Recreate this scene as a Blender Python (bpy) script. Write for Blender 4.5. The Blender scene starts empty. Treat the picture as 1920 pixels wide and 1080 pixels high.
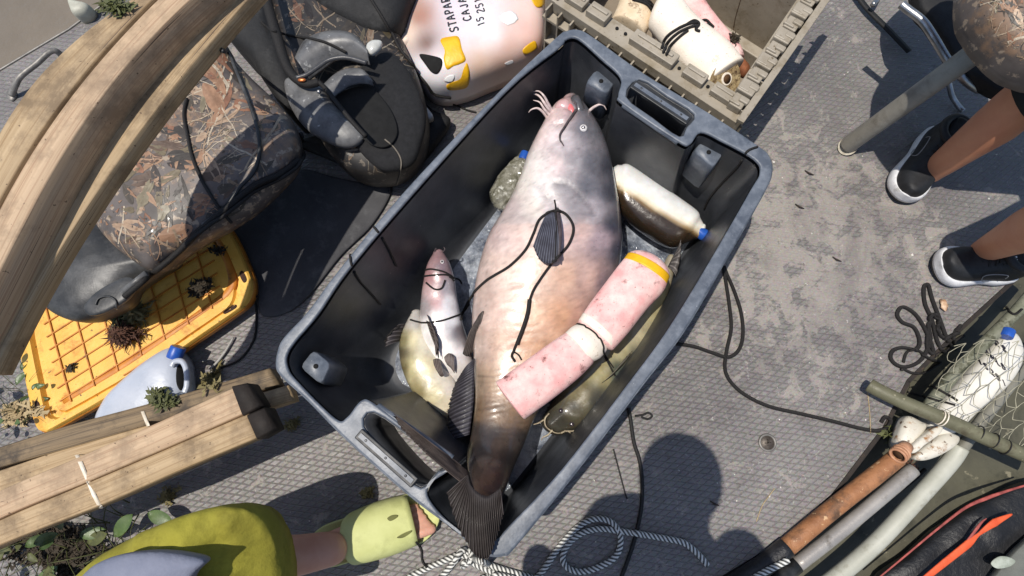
import bpy, bmesh, math, random
from mathutils import Vector, Matrix, noise
from mathutils.bvhtree import BVHTree
random.seed(7)
SC = bpy.context.scene
# ------------------------------------------------------------------ camera
FPX, NX, NY, H = 1050.0, 990.0, 790.0, 1.6
cam = bpy.data.cameras.new("camera"); camo = bpy.data.objects.new("camera", cam); SC.collection.objects.link(camo)
cam.sensor_width = 36.0; cam.lens = FPX*36/1920; cam.clip_start = .02; cam.clip_end = 2000
_up = -Vector((NX-960, NY-540, FPX)).normalized()
_X = Vector((1,0,0)); _X = (_X-_X.dot(_up)*_up).normalized(); _Y = _up.cross(_X)
M = Matrix((_X, _Y, _up))                       # rows: world axes in camera coordinates (x right, y down, z forward)
R = Matrix(((M[0][0], -M[0][1], -M[0][2]), (M[1][0], -M[1][1], -M[1][2]), (M[2][0], -M[2][1], -M[2][2])))
camo.matrix_world = Matrix.Translation((0,0,H)) @ R.to_4x4()
SC.camera = camo
CAMP = Vector((0,0,H))
def ray(x, y): return (M @ Vector((x-960, y-540, FPX))).normalized()
def P(x, y, z=0.0):
    d = ray(x, y); return CAMP + d*((z-H)/d.z)
MT = M.transposed()
def proj(v):
    c = MT @ (Vector(v)-CAMP); return 960+FPX*c.x/c.z, 540+FPX*c.y/c.z
# ------------------------------------------------------------------ world, sun, exposure
SUN_EL, SUN_AZ = math.radians(75), math.radians(192)     # the sun stands high, left of the tote
w = bpy.data.worlds.new("World"); SC.world = w; w.use_nodes = True
nt = w.node_tree; bg = nt.nodes["Background"]; bg.inputs[1].default_value = 0.13
sk = nt.nodes.new("ShaderNodeTexSky"); sk.sky_type = 'NISHITA'; sk.sun_disc = False
sk.sun_elevation = SUN_EL; sk.sun_rotation = math.pi/2-SUN_AZ
nt.links.new(sk.outputs[0], bg.inputs[0])
sl = bpy.data.lights.new("sun", 'SUN'); sl.energy = 4.4; sl.angle = math.radians(.5); sl.color = (1, .94, .85)
so = bpy.data.objects.new("sun", sl); SC.collection.objects.link(so)
sd = Vector((math.cos(SUN_EL)*math.cos(SUN_AZ), math.cos(SUN_EL)*math.sin(SUN_AZ), math.sin(SUN_EL)))
so.rotation_euler = sd.to_track_quat('Z', 'Y').to_euler(); so.location = (0,0,5)
SC.view_settings.view_transform = 'Standard'; SC.view_settings.look = 'None'; SC.view_settings.exposure = 0.0
SC.view_settings.gamma = 1
# ------------------------------------------------------------------ materials
def srgb(r, g, b):
    f = lambda c: (c/255/12.92) if c/255 <= .04045 else ((c/255+.055)/1.055)**2.4
    return (f(r), f(g), f(b))
MATS = {}
def mat(name, c1, c2=None, rough=.6, scale=30, c3=None, s3=8, t3=.6, w3=.08, bump=.15, bscale=120, metallic=0, attr=False,
        trans=0, uv=False, stretch=(1,1,1), sss=0, coat=0, rvar=.15, c4=None, s4=60, t4=.66, thr=(.35,.65), ior=1.45, alpha=1, spec=.5, bdist=.004):
    if name in MATS: return MATS[name]
    m = bpy.data.materials.new(name); m.use_nodes = True; n = m.node_tree.nodes; L = m.node_tree.links
    b = n["Principled BSDF"]
    tc = n.new("ShaderNodeTexCoord"); mp = n.new("ShaderNodeMapping"); mp.inputs["Scale"].default_value = stretch
    L.new(tc.outputs["UV" if uv else "Object"], mp.inputs[0])
    def nz(s, det=6, r=.6, seed=0):
        q = n.new("ShaderNodeTexNoise"); q.noise_dimensions = '3D'
        q.inputs["Scale"].default_value = s; q.inputs["Detail"].default_value = det; q.inputs["Roughness"].default_value = r
        mm = n.new("ShaderNodeMapping"); mm.inputs["Location"].default_value = (seed*3.7, seed*1.3, seed*2.1)
        L.new(mp.outputs[0], mm.inputs[0]); L.new(mm.outputs[0], q.inputs[0]); return q.outputs["Fac"]
    def rmp(src, a, c):
        q = n.new("ShaderNodeMapRange"); q.inputs[1].default_value = a; q.inputs[2].default_value = c; L.new(src, q.inputs[0]); q.clamp = True; return q.outputs[0]
    def mix(f, a, c, mode='MIX'):
        q = n.new("ShaderNodeMix"); q.data_type = 'RGBA'; q.blend_type = mode
        if hasattr(f, 'links'): L.new(f, q.inputs[0])
        else: q.inputs[0].default_value = f
        for s, v in ((6, a), (7, c)):
            if hasattr(v, 'links'): L.new(v, q.inputs[s])
            else: q.inputs[s].default_value = (*v, 1)
        return q.outputs[2]
    if attr:
        at = n.new("ShaderNodeAttribute"); at.attribute_name = "Col"; col = at.outputs["Color"]
        if c2: col = mix(rmp(nz(scale), *thr), col, mix(1, col, c2, 'MULTIPLY'))
    else:
        col = mix(rmp(nz(scale), *thr), c1, c2 or tuple(x*.75 for x in c1))
    if c3: col = mix(rmp(nz(s3, 8, .7, 2), t3-w3, t3+w3), col, c3)
    if c4: col = mix(rmp(nz(s4, 3, .6, 5), t4-.03, t4+.03), col, c4)
    L.new(col, b.inputs["Base Color"])
    rr = n.new("ShaderNodeMapRange"); rr.inputs[3].default_value = max(.02, rough-rvar); rr.inputs[4].default_value = min(1, rough+rvar)
    L.new(nz(scale*1.7, 4, .6, 3), rr.inputs[0]); L.new(rr.outputs[0], b.inputs["Roughness"])
    b.inputs["Metallic"].default_value = metallic; b.inputs["Specular IOR Level"].default_value = spec
    b.inputs["Transmission Weight"].default_value = trans; b.inputs["IOR"].default_value = ior
    b.inputs["Subsurface Weight"].default_value = sss; b.inputs["Subsurface Scale"].default_value = .01
    b.inputs["Coat Weight"].default_value = coat; b.inputs["Coat Roughness"].default_value = .12; b.inputs["Alpha"].default_value = alpha
    if bump:
        bp = n.new("ShaderNodeBump"); bp.inputs["Strength"].default_value = bump; bp.inputs["Distance"].default_value = bdist
        L.new(nz(bscale, 6, .65, 1), bp.inputs["Height"]); L.new(bp.outputs[0], b.inputs["Normal"])
    m["bn"] = 1; MATS[name] = m
    return m
# ------------------------------------------------------------------ objects
LOC = {}; SURF = []
def tag(o, label=None, cat=None, group=None, kind=None):
    if label: o["label"] = label
    if cat: o["category"] = cat
    if group: o["group"] = group
    if kind: o["kind"] = kind
    return o
def thing(name, label, cat, loc, group=None):
    o = bpy.data.objects.new(name, None); SC.collection.objects.link(o); o.location = loc; o.empty_display_size = .05
    LOC[o.name] = Vector(loc); return tag(o, label, cat, group)
def obj(name, bm, m, parent=None, label=None, cat=None, group=None, kind=None, smooth=True, solid=0, bevel=0, surf=True, sub=0, auto=None):
    if parent is None:
        xs = [v.co for v in bm.verts]
        c = Vector((sum(v.x for v in xs)/len(xs), sum(v.y for v in xs)/len(xs), min(v.z for v in xs)))
    else: c = LOC[parent.name]
    if kind == 'structure': c = Vector((0,0,0))
    bmesh.ops.recalc_face_normals(bm, faces=bm.faces); bm.normal_update()
    if surf: SURF.append(BVHTree.FromBMesh(bm))
    bmesh.ops.translate(bm, verts=bm.verts, vec=-c)
    me = bpy.data.meshes.new(name); bm.to_mesh(me); bm.free()
    if smooth:
        for p in me.polygons: p.use_smooth = True
        if auto: me.set_sharp_from_angle(angle=math.radians(auto))
    me.materials.append(m)
    o = bpy.data.objects.new(name, me); SC.collection.objects.link(o)
    if parent is None: o.location = c
    else: o.parent = parent
    LOC[o.name] = c
    if solid:
        s = o.modifiers.new("solid", 'SOLIDIFY'); s.thickness = solid; s.offset = -1 if solid > 0 else -1
    if bevel:
        s = o.modifiers.new("bevel", 'BEVEL'); s.width = bevel; s.segments = 2; s.limit_method = 'ANGLE'
    if sub:
        s = o.modifiers.new("sub", 'SUBSURF'); s.levels = sub; s.render_levels = sub
    return tag(o, label, cat, group, kind)
def BM(): return bmesh.new()
def cast(x, y, extra=None):
    d = ray(x, y); best = None
    for t in (extra or SURF):
        h = t.ray_cast(CAMP, d)
        if h[0] is not None and (best is None or h[3] < best[3]): best = h
    return best
def drape(x, y, off=.004, zf=0.0):
    h = cast(x, y)
    if h is None: return P(x, y, zf)
    n = h[1] if h[1].dot(ray(x, y)) < 0 else -h[1]
    return h[0]+n*off
def cr(pts, n=8, closed=False):
    pts = [Vector(p) for p in pts]; m = len(pts); out = []
    if m < 3 and not closed:
        return [pts[0].lerp(pts[-1], i/n) for i in range(n+1)]
    for i in range(m if closed else m-1):
        if closed: a, b, c, d = pts[(i-1)%m], pts[i], pts[(i+1)%m], pts[(i+2)%m]
        else: a, b, c, d = pts[max(i-1,0)], pts[i], pts[i+1], pts[min(i+2,m-1)]
        for k in range(n):
            t = k/n; out.append(.5*((2*b)+(c-a)*t+(2*a-5*b+4*c-d)*t*t+(3*b-a-3*c+d)*t**3))
    if not closed: out.append(pts[-1])
    return out
def skin(bm, rings, closed_v=True, capa=True, capb=True, uvs=None):
    V = [[bm.verts.new(p) for p in r] for r in rings]; n = len(rings[0])
    uvl = bm.loops.layers.uv.verify(); acc = 0
    per = [0]
    for i in range(n): per.append(per[-1]+(Vector(rings[len(rings)//2][i])-Vector(rings[len(rings)//2][(i+1)%n])).length)
    for i in range(len(rings)-1):
        dl = sum((Vector(rings[i][k])-Vector(rings[i+1][k])).length for k in (0, n//2))/2
        for k in range(n if closed_v else n-1):
            k2 = (k+1)%n
            try: f = bm.faces.new((V[i][k], V[i][k2], V[i+1][k2], V[i+1][k]))
            except ValueError: continue
            for lp, uv in zip(f.loops, ((acc, per[k]), (acc, per[k+1]), (acc+dl, per[k+1]), (acc+dl, per[k]))): lp[uvl].uv = uv
        acc += dl
    if capa: bm.faces.new(V[0][::-1])
    if capb: bm.faces.new(V[-1])
    return V
def tube(bm, pts, r, n=8, smooth=0, caps=True, tip=False, flat=1.0):
    """pts world points; r number or list"""
    pts = [Vector(p) for p in pts]
    if smooth: pts = cr(pts, smooth)
    m = len(pts)
    if not hasattr(r, '__len__'): rad = [r]*m
    else: rad = [r[min(int(i/(m-1)*(len(r)-1)), len(r)-2)]*(1-((i/(m-1)*(len(r)-1))-min(int(i/(m-1)*(len(r)-1)), len(r)-2)))
                 + r[min(int(i/(m-1)*(len(r)-1)), len(r)-2)+1]*((i/(m-1)*(len(r)-1))-min(int(i/(m-1)*(len(r)-1)), len(r)-2)) for i in range(m)]
    t0 = (pts[1]-pts[0]).normalized(); ax = t0.orthogonal().normalized()
    if abs(t0.z) < .9: ax = t0.cross(Vector((0,0,1))).normalized()
    rings = []
    for i, p in enumerate(pts):
        t = (pts[min(i+1,m-1)]-pts[max(i-1,0)])
        if t.length < 1e-9: t = t0
        t.normalize(); ax = (ax-ax.dot(t)*t).normalized(); bx = t.cross(ax)
        rings.append([p+(ax*math.cos(2*math.pi*k/n)+bx*flat*math.sin(2*math.pi*k/n))*rad[i] for k in range(n)])
    skin(bm, rings, True, caps, caps)
def loft(bm, st, n=32, sub=8, p=2.0, roundends=(True, True), wob=0, fn=None):
    """st: (Lx,Ly,Rx,Ry,zc,up,down) outline pixels on both sides of a body whose widest plane is at height zc"""
    Ls = cr([P(s[0], s[1], s[4]) for s in st], sub); Rs = cr([P(s[2], s[3], s[4]) for s in st], sub)
    hh = cr([Vector((s[5], s[6] if len(s) > 6 else s[5], 0)) for s in st], sub)
    rings = []; m = len(Ls)
    def ring(c, h, up, dn, sc=1):
        out = []
        for k in range(n):
            a = 2*math.pi*k/n; ca, sa = math.cos(a), math.sin(a)
            ca = math.copysign(abs(ca)**(2/p), ca); sa = math.copysign(abs(sa)**(2/p), sa)
            out.append(c+h*ca*sc+Vector((0,0,1))*((up if sa > 0 else dn)*sa*sc))
        return out
    for i in range(m):
        c = (Ls[i]+Rs[i])/2; h = (Rs[i]-Ls[i])/2
        rings.append(ring(c, h, hh[i].x, hh[i].y))
    for e in (0, 1):
        if not roundends[e]: continue
        i, j = (0, 1) if e == 0 else (m-1, m-2)
        ci, cj = (Ls[i]+Rs[i])/2, (Ls[j]+Rs[j])/2; d = (ci-cj).normalized(); h = (Rs[i]-Ls[i])/2
        ex = min(h.length, (hh[i].x+hh[i].y)/2)*(.8 if roundends[e] is True else roundends[e])
        for k in range(1, 6):
            a = k/5.3*math.pi/2
            rg = ring(ci+d*ex*math.sin(a), h, hh[i].x, hh[i].y, math.cos(a))
            if e == 0: rings.insert(0, rg)
            else: rings.append(rg)
    if fn: rings = [[fn(q, i/(len(rings)-1), 2*math.pi*k/n) for k, q in enumerate(r)] for i, r in enumerate(rings)]
    skin(bm, rings)
def board(bm, Lp, Rp, z, t, sub=8, bev=.0025):
    """sawn board: pixel outlines of its top face, top height z, thickness t"""
    f = lambda pts: cr([P(q[0], q[1], q[2] if len(q) > 2 else z) for q in pts], sub)
    A, B = f(Lp), f(Rp)
    m = min(len(A), len(B)); rings = []
    for i in range(m):
        l, r = A[i], B[i]; d = (r-l).normalized(); u = Vector((0,0,1))
        rings.append([l+d*bev, r-d*bev, r-u*bev, r-u*(t-bev), r-d*bev-u*t, l+d*bev-u*t, l-u*(t-bev), l-u*bev])
    skin(bm, rings)
def puff(bm, out, z0, up, down=.01, p=2.2, n=6, rings=10, c=None, closed=True, flatb=True):
    pts = cr([P(q[0], q[1], q[2] if len(q) > 2 else z0) for q in out], n, True)
    cc = P(*c, z0) if c else sum(pts, Vector())/len(pts)
    cz = sum(q.z for q in pts)/len(pts); cc = Vector((cc.x, cc.y, cz))
    RR = []
    for k in range(rings):
        a = k/rings*math.pi/2; s = math.cos(a)**(2/p); h = math.sin(a)**(2/p)
        RR.append([cc.lerp(q, s)+Vector((0,0,up*h)) for q in pts])
    low = [[cc.lerp(q, s)-Vector((0,0,down*h)) for q in pts] for s, h in ((.985, .5), (.94, 1))]
    V = skin(bm, [low[1], low[0]]+RR, capa=True, capb=False)
    top = bm.verts.new(cc+Vector((0,0,up)))
    m = len(pts)
    for k in range(m): bm.faces.new((V[-1][k], V[-1][(k+1)%m], top))
def slab(bm, out, z, t, n=1, closed=True):
    """flat extruded outline: pixel outline of its top face at height z, thickness t"""
    pts = [P(q[0], q[1], z) for q in out]
    if n > 1: pts = cr(pts, n, True)
    skin(bm, [[q-Vector((0,0,t)) for q in pts], pts])
def paint(bm, f):
    l = bm.verts.layers.float_color.get("Col") or bm.verts.layers.float_color.new("Col")
    for v in bm.verts: v[l] = (*f(v.co), 1)
def idw(samples, pw=2.6):
    def f(co):
        x, y = proj(co); s = 0; c = [0,0,0]
        for (a, b, col) in samples:
            wt = 1/(((x-a)**2+(y-b)**2)+60)**(pw/2); s += wt
            for k in range(3): c[k] += col[k]*wt
        return tuple(q/s for q in c)
    return f
def segdist(x, y, pl):
    best = 1e9
    for (a, b), (c, d) in zip(pl, pl[1:]):
        dx, dy = c-a, d-b; t = max(0, min(1, ((x-a)*dx+(y-b)*dy)/(dx*dx+dy*dy+1e-9)))
        best = min(best, math.hypot(x-a-t*dx, y-b-t*dy))
    return best
def fin(bm, base, tip, rays, amp=.002, m=10, dark=(.05,.045,.045), light=(.16,.15,.16), nper=5, bow=.01, rag=0.0):
    """fan of rays between a base curve and a tip curve, both lists of (px,py,z)"""
    N = rays*nper
    def samp(c, t):
        q = cr([P(*k) for k in c], 8); x = t*(len(q)-1); i = min(int(x), len(q)-2); return q[i].lerp(q[i+1], x-i)
    lay = bm.verts.layers.float_color.get("Col") or bm.verts.layers.float_color.new("Col")
    grid = []
    for i in range(N+1):
        t = i/N; a, b = samp(base, t), samp(tip, t)
        cs = math.cos(2*math.pi*i/nper)
        rr = 1+rag*noise.noise(Vector((t*rays*1.7, 3, 1)))
        row = []
        for j in range(m+1):
            s = j/m; q = a.lerp(b, s*rr); q.z += bow*math.sin(math.pi*s)+amp*cs*min(1, s*3)
            v = bm.verts.new(q); k = max(0, cs)**2*(1-.5*s); v[lay] = tuple(dark[c]*(1-k)+light[c]*k for c in range(3))+(1,); row.append(v)
        grid.append(row)
    for i in range(N):
        for j in range(m): bm.faces.new((grid[i][j], grid[i+1][j], grid[i+1][j+1], grid[i][j+1]))
def box_at(bm, c, ax, ay, az):
    """box centred at c with half vectors"""
    vs = [bm.verts.new(c+ax*i+ay*j+az*k) for i in (-1,1) for j in (-1,1) for k in (-1,1)]
    for f in ((0,1,3,2),(4,6,7,5),(0,4,5,1),(2,3,7,6),(0,2,6,4),(1,5,7,3)): bm.faces.new([vs[i] for i in f])
def blob(bm, c, r, sc=(1,1,1), seg=16, rough=0):
    for v in bmesh.ops.create_uvsphere(bm, u_segments=seg, v_segments=seg//2+2, radius=1)['verts']:
        k = 1+rough*noise.noise(v.co*2.3+Vector(c)*30); v.co = Vector((v.co.x*r*sc[0]*k, v.co.y*r*sc[1]*k, v.co.z*r*sc[2]*k))+Vector(c)
def line(bm, pts, r, off=None, n=6, sm=6, z=None, flat=1.0, dense=3):
    """cord laid over whatever lies below its pixel path"""
    q = cr([Vector((p[0], p[1], 0)) for p in pts], sm*dense if z is None else sm)
    if z is None:
        w3 = [drape(a.x, a.y, off if off is not None else r) for a in q]
        for _ in range(2):      # a cord bridges small gaps
            w3 = [w3[0]]+[Vector((w3[i].x, w3[i].y, w3[i].z))*.4+(w3[i-1]+w3[i+1])*.3 for i in range(1, len(w3)-1)]+[w3[-1]]
    else: w3 = [P(a.x, a.y, z) for a in q]
    tube(bm, w3, r, n, flat=flat)
def uvrope(name, c1, c2, sc=220, mixw=.5, rough=.7):
    m = bpy.data.materials.new(name); m.use_nodes = True; n = m.node_tree.nodes; L = m.node_tree.links; b = n["Principled BSDF"]
    tc = n.new("ShaderNodeTexCoord"); mp = n.new("ShaderNodeMapping"); mp.inputs["Rotation"].default_value = (0,0,math.radians(38)); L.new(tc.outputs["UV"], mp.inputs[0])
    wv = n.new("ShaderNodeTexWave"); wv.inputs["Scale"].default_value = sc; L.new(mp.outputs[0], wv.inputs[0]); wv.inputs["Distortion"].default_value = .6
    x = n.new("ShaderNodeMix"); x.data_type = 'RGBA'; x.inputs[6].default_value = (*c1, 1); x.inputs[7].default_value = (*c2, 1); L.new(wv.outputs["Fac"], x.inputs[0])
    L.new(x.outputs[2], b.inputs["Base Color"]); b.inputs["Roughness"].default_value = rough
    bp = n.new("ShaderNodeBump"); bp.inputs["Strength"].default_value = .6; bp.inputs["Distance"].default_value = .002; L.new(wv.outputs["Fac"], bp.inputs["Height"]); L.new(bp.outputs[0], b.inputs["Normal"])
    return m
FONT = {'S':[[(1,.9),(.6,1),(.15,.85),(.2,.6),(.75,.42),(.8,.15),(.4,0),(0,.12)]],'T':[[(0,1),(1,.95)],[(.5,1),(.45,0)]],'A':[[(0,0),(.45,1),(.9,0)],[(.15,.4),(.8,.4)]],
 'P':[[(.1,0),(.15,1)],[(.1,1),(.7,.95),(.8,.7),(.6,.5),(.15,.45)]],'R':[[(.1,0),(.15,1)],[(.1,1),(.7,.95),(.8,.7),(.6,.5),(.15,.5),(.85,0)]],'I':[[(.5,0),(.5,1)]],
 'C':[[(.9,.85),(.5,1),(.1,.6),(.2,.1),(.6,0),(.95,.15)]],'J':[[(.7,1),(.7,.2),(.4,0),(.1,.2)]],'M':[[(0,0),(.1,1),(.5,.3),(.9,1),(1,0)]],'V':[[(0,1),(.5,0),(.9,1)]],
 '1':[[(.3,.8),(.5,1),(.5,0)]],'5':[[(.9,1),(.2,1),(.15,.6),(.7,.55),(.8,.2),(.4,0),(.05,.1)]],'2':[[(.1,.8),(.5,1),(.85,.75),(.1,0),(.95,.03)]],'0':[[(.5,1),(.1,.6),(.2,.1),(.6,0),(.9,.5),(.5,1)]],
 'O':[[(.5,1),(.1,.6),(.2,.1),(.6,0),(.9,.5),(.5,1)]],'L':[[(.1,1),(.1,0),(.8,0)]],'D':[[(.1,0),(.1,1),(.7,.8),(.8,.3),(.1,0)]],'8':[[(.5,.5),(.2,.75),(.5,1),(.8,.75),(.5,.5),(.15,.25),(.5,0),(.85,.25),(.5,.5)]]}
def write(bm, s, o, ux, uy, r):
    """marker strokes: o origin px, ux px vector of one letter width, uy px vector of letter height"""
    for i, ch in enumerate(s):
        for st in FONT.get(ch, []):
            q = cr([Vector((o[0]+ux[0]*(i+a*.72)+uy[0]*b, o[1]+ux[1]*(i+a*.72)+uy[1]*b, 0)) for a, b in st], 4)
            tube(bm, [drape(k.x, k.y, r*.3) for k in q], r, 6, flat=.4)
# ================================================================== SETTING
def deck_material():
    m = bpy.data.materials.new("deck_tread"); m.use_nodes = True; n = m.node_tree.nodes; L = m.node_tree.links; b = n["Principled BSDF"]
    tc = n.new("ShaderNodeTexCoord")
    def nz(s, det=6, r=.6, loc=(0,0,0), dist=0):
        mp = n.new("ShaderNodeMapping"); mp.inputs["Location"].default_value = loc; L.new(tc.outputs["Object"], mp.inputs[0])
        q = n.new("ShaderNodeTexNoise"); q.inputs["Scale"].default_value = s; q.inputs["Detail"].default_value = det; q.inputs["Roughness"].default_value = r; q.inputs["Distortion"].default_value = dist
        L.new(mp.outputs[0], q.inputs[0]); return q
    def mth(op, a, c=None):
        q = n.new("ShaderNodeMath"); q.operation = op
        for i, v in enumerate((a, c)):
            if v is None: continue
            if hasattr(v, 'links'): L.new(v, q.inputs[i])
            else: q.inputs[i].default_value = v
        return q.outputs[0]
    def rmp(s, a, c, lo=0, hi=1):
        q = n.new("ShaderNodeMapRange"); q.inputs[1].default_value = a; q.inputs[2].default_value = c; q.inputs[3].default_value = lo; q.inputs[4].default_value = hi; L.new(s, q.inputs[0]); return q.outputs[0]
    def mix(f, a, c, mode='MIX'):
        q = n.new("ShaderNodeMix"); q.data_type = 'RGBA'; q.blend_type = mode
        if hasattr(f, 'links'): L.new(f, q.inputs[0])
        else: q.inputs[0].default_value = f
        for s, v in ((6, a), (7, c)):
            if hasattr(v, 'links'): L.new(v, q.inputs[s])
            else: q.inputs[s].default_value = (*v, 1)
        return q.outputs[2]
    # slightly wandering coordinates so that the lattice is not ruler straight
    wob = nz(9, 2); wv = n.new("ShaderNodeVectorMath"); wv.operation = 'SCALE'; wv.inputs["Scale"].default_value = .010; L.new(wob.outputs["Color"], wv.inputs[0])
    ad = n.new("ShaderNodeVectorMath"); ad.operation = 'ADD'; L.new(tc.outputs["Object"], ad.inputs[0]); L.new(wv.outputs[0], ad.inputs[1])
    mp = n.new("ShaderNodeMapping"); mp.inputs["Rotation"].default_value = (0,0,math.radians(-14)); L.new(ad.outputs[0], mp.inputs[0])
    sx = n.new("ShaderNodeSeparateXYZ"); L.new(mp.outputs[0], sx.inputs[0])
    u = mth('MULTIPLY', sx.outputs[0], 1/.040); v = mth('MULTIPLY', sx.outputs[1], 1/.0165)
    l1 = mth('ABSOLUTE', mth('SUBTRACT', mth('FRACT', mth('ADD', u, v)), .5))
    l2 = mth('ABSOLUTE', mth('SUBTRACT', mth('FRACT', mth('SUBTRACT', u, v)), .5))
    strand = mth('MAXIMUM', rmp(l1, .34, .5), rmp(l2, .34, .5))
    edge = mth('MAXIMUM', mth('MULTIPLY', rmp(l1, .38, .44), rmp(l1, .50, .45)), mth('MULTIPLY', mth('MULTIPLY', rmp(l2, .39, .44), rmp(l2, .5, .45)), .6))
    big = nz(3.1, 8, .65, (4,1,0)); mid = nz(17, 8, .7, (1,7,0), .6); fine = nz(160, 5, .7)
    base = mix(rmp(big.outputs[0], .35, .65), srgb(108,105,103), srgb(128,124,121))
    soft = nz(6, 4, .6, (2,8,1)); base = mix(mth('MULTIPLY', edge, rmp(soft.outputs[0], .35, .65, .08, .42)), base, srgb(88,82,78))
    # dried slime patches fill the tread in the middle of the deck
    ctr = P(1530, 480); mpc = n.new("ShaderNodeMapping"); mpc.inputs["Location"].default_value = (-ctr.x, -ctr.y, 0); L.new(tc.outputs["Object"], mpc.inputs[0])
    ln = n.new("ShaderNodeVectorMath"); ln.operation = 'LENGTH'; L.new(mpc.outputs[0], ln.inputs[0])
    near = rmp(ln.outputs["Value"], .15, .5, .13, -.03)
    pt = mth('ADD', mid.outputs[0], near)
    patch = rmp(pt, .54, .60); base = mix(mth('MULTIPLY', patch, .75), base, srgb(147,140,133))
    dk = nz(26, 7, .72, (9,2,0), .8); base = mix(mth('MULTIPLY', rmp(dk.outputs[0], .57, .66), .55), base, srgb(96,88,84))
    sp = nz(75, 3, .6, (3,3,0)); base = mix(rmp(sp.outputs[0], .70, .73), base, srgb(62,50,42))
    sp2 = nz(60, 2, .5, (13,3,0)); base = mix(rmp(sp2.outputs[0], .735, .76), base, srgb(205,200,190))
    damp = nz(2.3, 9, .72, (21,4,0), .5); base = mix(mth('MULTIPLY', rmp(damp.outputs[0], .5, .6), .45), base, srgb(88,84,84))
    scr = nz(48, 4, .8, (5,31,0), 2.0); base = mix(mth('MULTIPLY', rmp(scr.outputs[0], .60, .68), .5), base, srgb(182,178,172))
    base = mix(.5, base, fine.outputs["Color"], 'SOFT_LIGHT')
    L.new(base, b.inputs["Base Color"])
    L.new(rmp(mid.outputs[0], .3, .7, .42, .7), b.inputs["Roughness"]); b.inputs["Specular IOR Level"].default_value = .45
    hgt = mth('ADD', mth('MULTIPLY', strand, mth('SUBTRACT', 1.0, mth('MULTIPLY', patch, .7))), mth('MULTIPLY', fine.outputs[0], .35))
    bp = n.new("ShaderNodeBump"); bp.inputs["Strength"].default_value = .7; bp.inputs["Distance"].default_value = .0026; L.new(hgt, bp.inputs["Height"]); L.new(bp.outputs[0], b.inputs["Normal"])
    return m
DECK = deck_material()
bm = BM()
edge_in = [(-500,560,0), (-160,290,0), (0,132,0), (67,92,0), (130,55,0), (205,0,0), (330,-110,0), (800,-560,0)]
right = [(3400,-400,0), (2500,60,0), (1990,440,0), (1920,503,0), (1800,612,0), (1700,712,0), (1655,800,0), (1560,925,0), (1470,1010,0), (1350,1082,0), (1150,1190,0), (900,1450,0)]
pts = [P(x, y, 0) for x, y, _ in edge_in+right+[(-300,1500,0), (-900,1000,0)]]
skin(bm, [[q-Vector((0,0,.03)) for q in pts], pts])
obj("boat_deck", bm, DECK, kind="structure", smooth=False)
# raised gunwale strip round the outer deck edge
bm = BM(); tube(bm, [P(x, y, .0)+Vector((0,0,.001)) for x, y, _ in edge_in], .004, 8)
obj("deck_edge_trim", bm, mat("dull_metal", srgb(140,136,130), srgb(105,102,98), .5, 40, metallic=.3), kind="structure")
WATER = mat("river_water", srgb(122,112,98), srgb(112,103,90), .12, 3, bump=.6, bscale=6, bdist=.02, rvar=.05)
bm = BM(); s = 150; vs = [bm.verts.new((x*s, y*s, -.38)) for x, y in ((-1,-1),(1,-1),(1,1),(-1,1))]; bm.faces.new(vs)
obj("river_water", bm, WATER, kind="structure", surf=True)
# sunken well of the hull at the right of the deck
HULL = mat("hull_paint", srgb(82,80,64), srgb(66,64,52), .55, 9, c3=srgb(50,50,38), s3=14, bump=.3, bscale=50, c4=srgb(120,115,95), s4=30, t4=.68)
bm = BM()
hp = [P(x, y, -.12) for x, y in ((3400,-400),(2500,60),(1990,420),(1900,480),(1650,740),(1440,960),(1300,1060),(1000,1200),(1200,1700),(3000,1500),(3600,500))]
skin(bm, [[q-Vector((0,0,.02)) for q in hp], hp])
obj("hull_floor", bm, HULL, kind="structure", smooth=False)
bm = BM()
for a, b_ in ((right[1], right[2]),)+tuple(zip(right[2:], right[3:])):
    p, q = P(a[0], a[1], -.004), P(b_[0], b_[1], -.004); d = (q-p).normalized(); nn = Vector((d.y, -d.x, 0))*.012
    if nn.x < 0: nn = -nn
    vs = [bm.verts.new(k) for k in (p+nn*.1, q+nn*.1, q+nn, p+nn)]; lo = [bm.verts.new(v.co-Vector((0,0,.13))) for v in vs]
    bm.faces.new(vs)
    for i in range(4): bm.faces.new((vs[i], vs[(i+1)%4], lo[(i+1)%4], lo[i]))
obj("hull_step", bm, mat("step_dark", srgb(48,40,34), srgb(30,26,24), .6, 30, c3=srgb(90,70,50), s3=40, t3=.66), kind="structure", smooth=False)
# recessed screw plug in the deck
t = thing("deck_drain", "round metal drain plug sunk into the bare grey deck", "drain plug", P(1439,830,0))
bm = BM(); c = P(1439,830,.004); tube(bm, [c+Vector((math.cos(a)*.021, math.sin(a)*.021, 0)) for a in [i*math.pi/12 for i in range(25)]], .0035, 8, caps=False)
obj("ring", bm, mat("dull_metal", srgb(140,136,130)), t)
bm = BM(); bmesh.ops.create_cone(bm, segments=32, radius1=.019, radius2=.017, depth=.003, cap_ends=True); bmesh.ops.translate(bm, verts=bm.verts, vec=c+Vector((0,0,-.0005)))
for a in (0, 1): box_at(bm, c+Vector((0,0,.002)), Vector((.008*(1-a)+.0015*a, .0015*(1-a)+.008*a, 0)), Vector((-.0015, .0015, 0)), Vector((0,0,.0012)))
obj("plug", bm, mat("plug_metal", srgb(96,88,80), srgb(70,62,56), .5, 90, metallic=.3), t)
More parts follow.
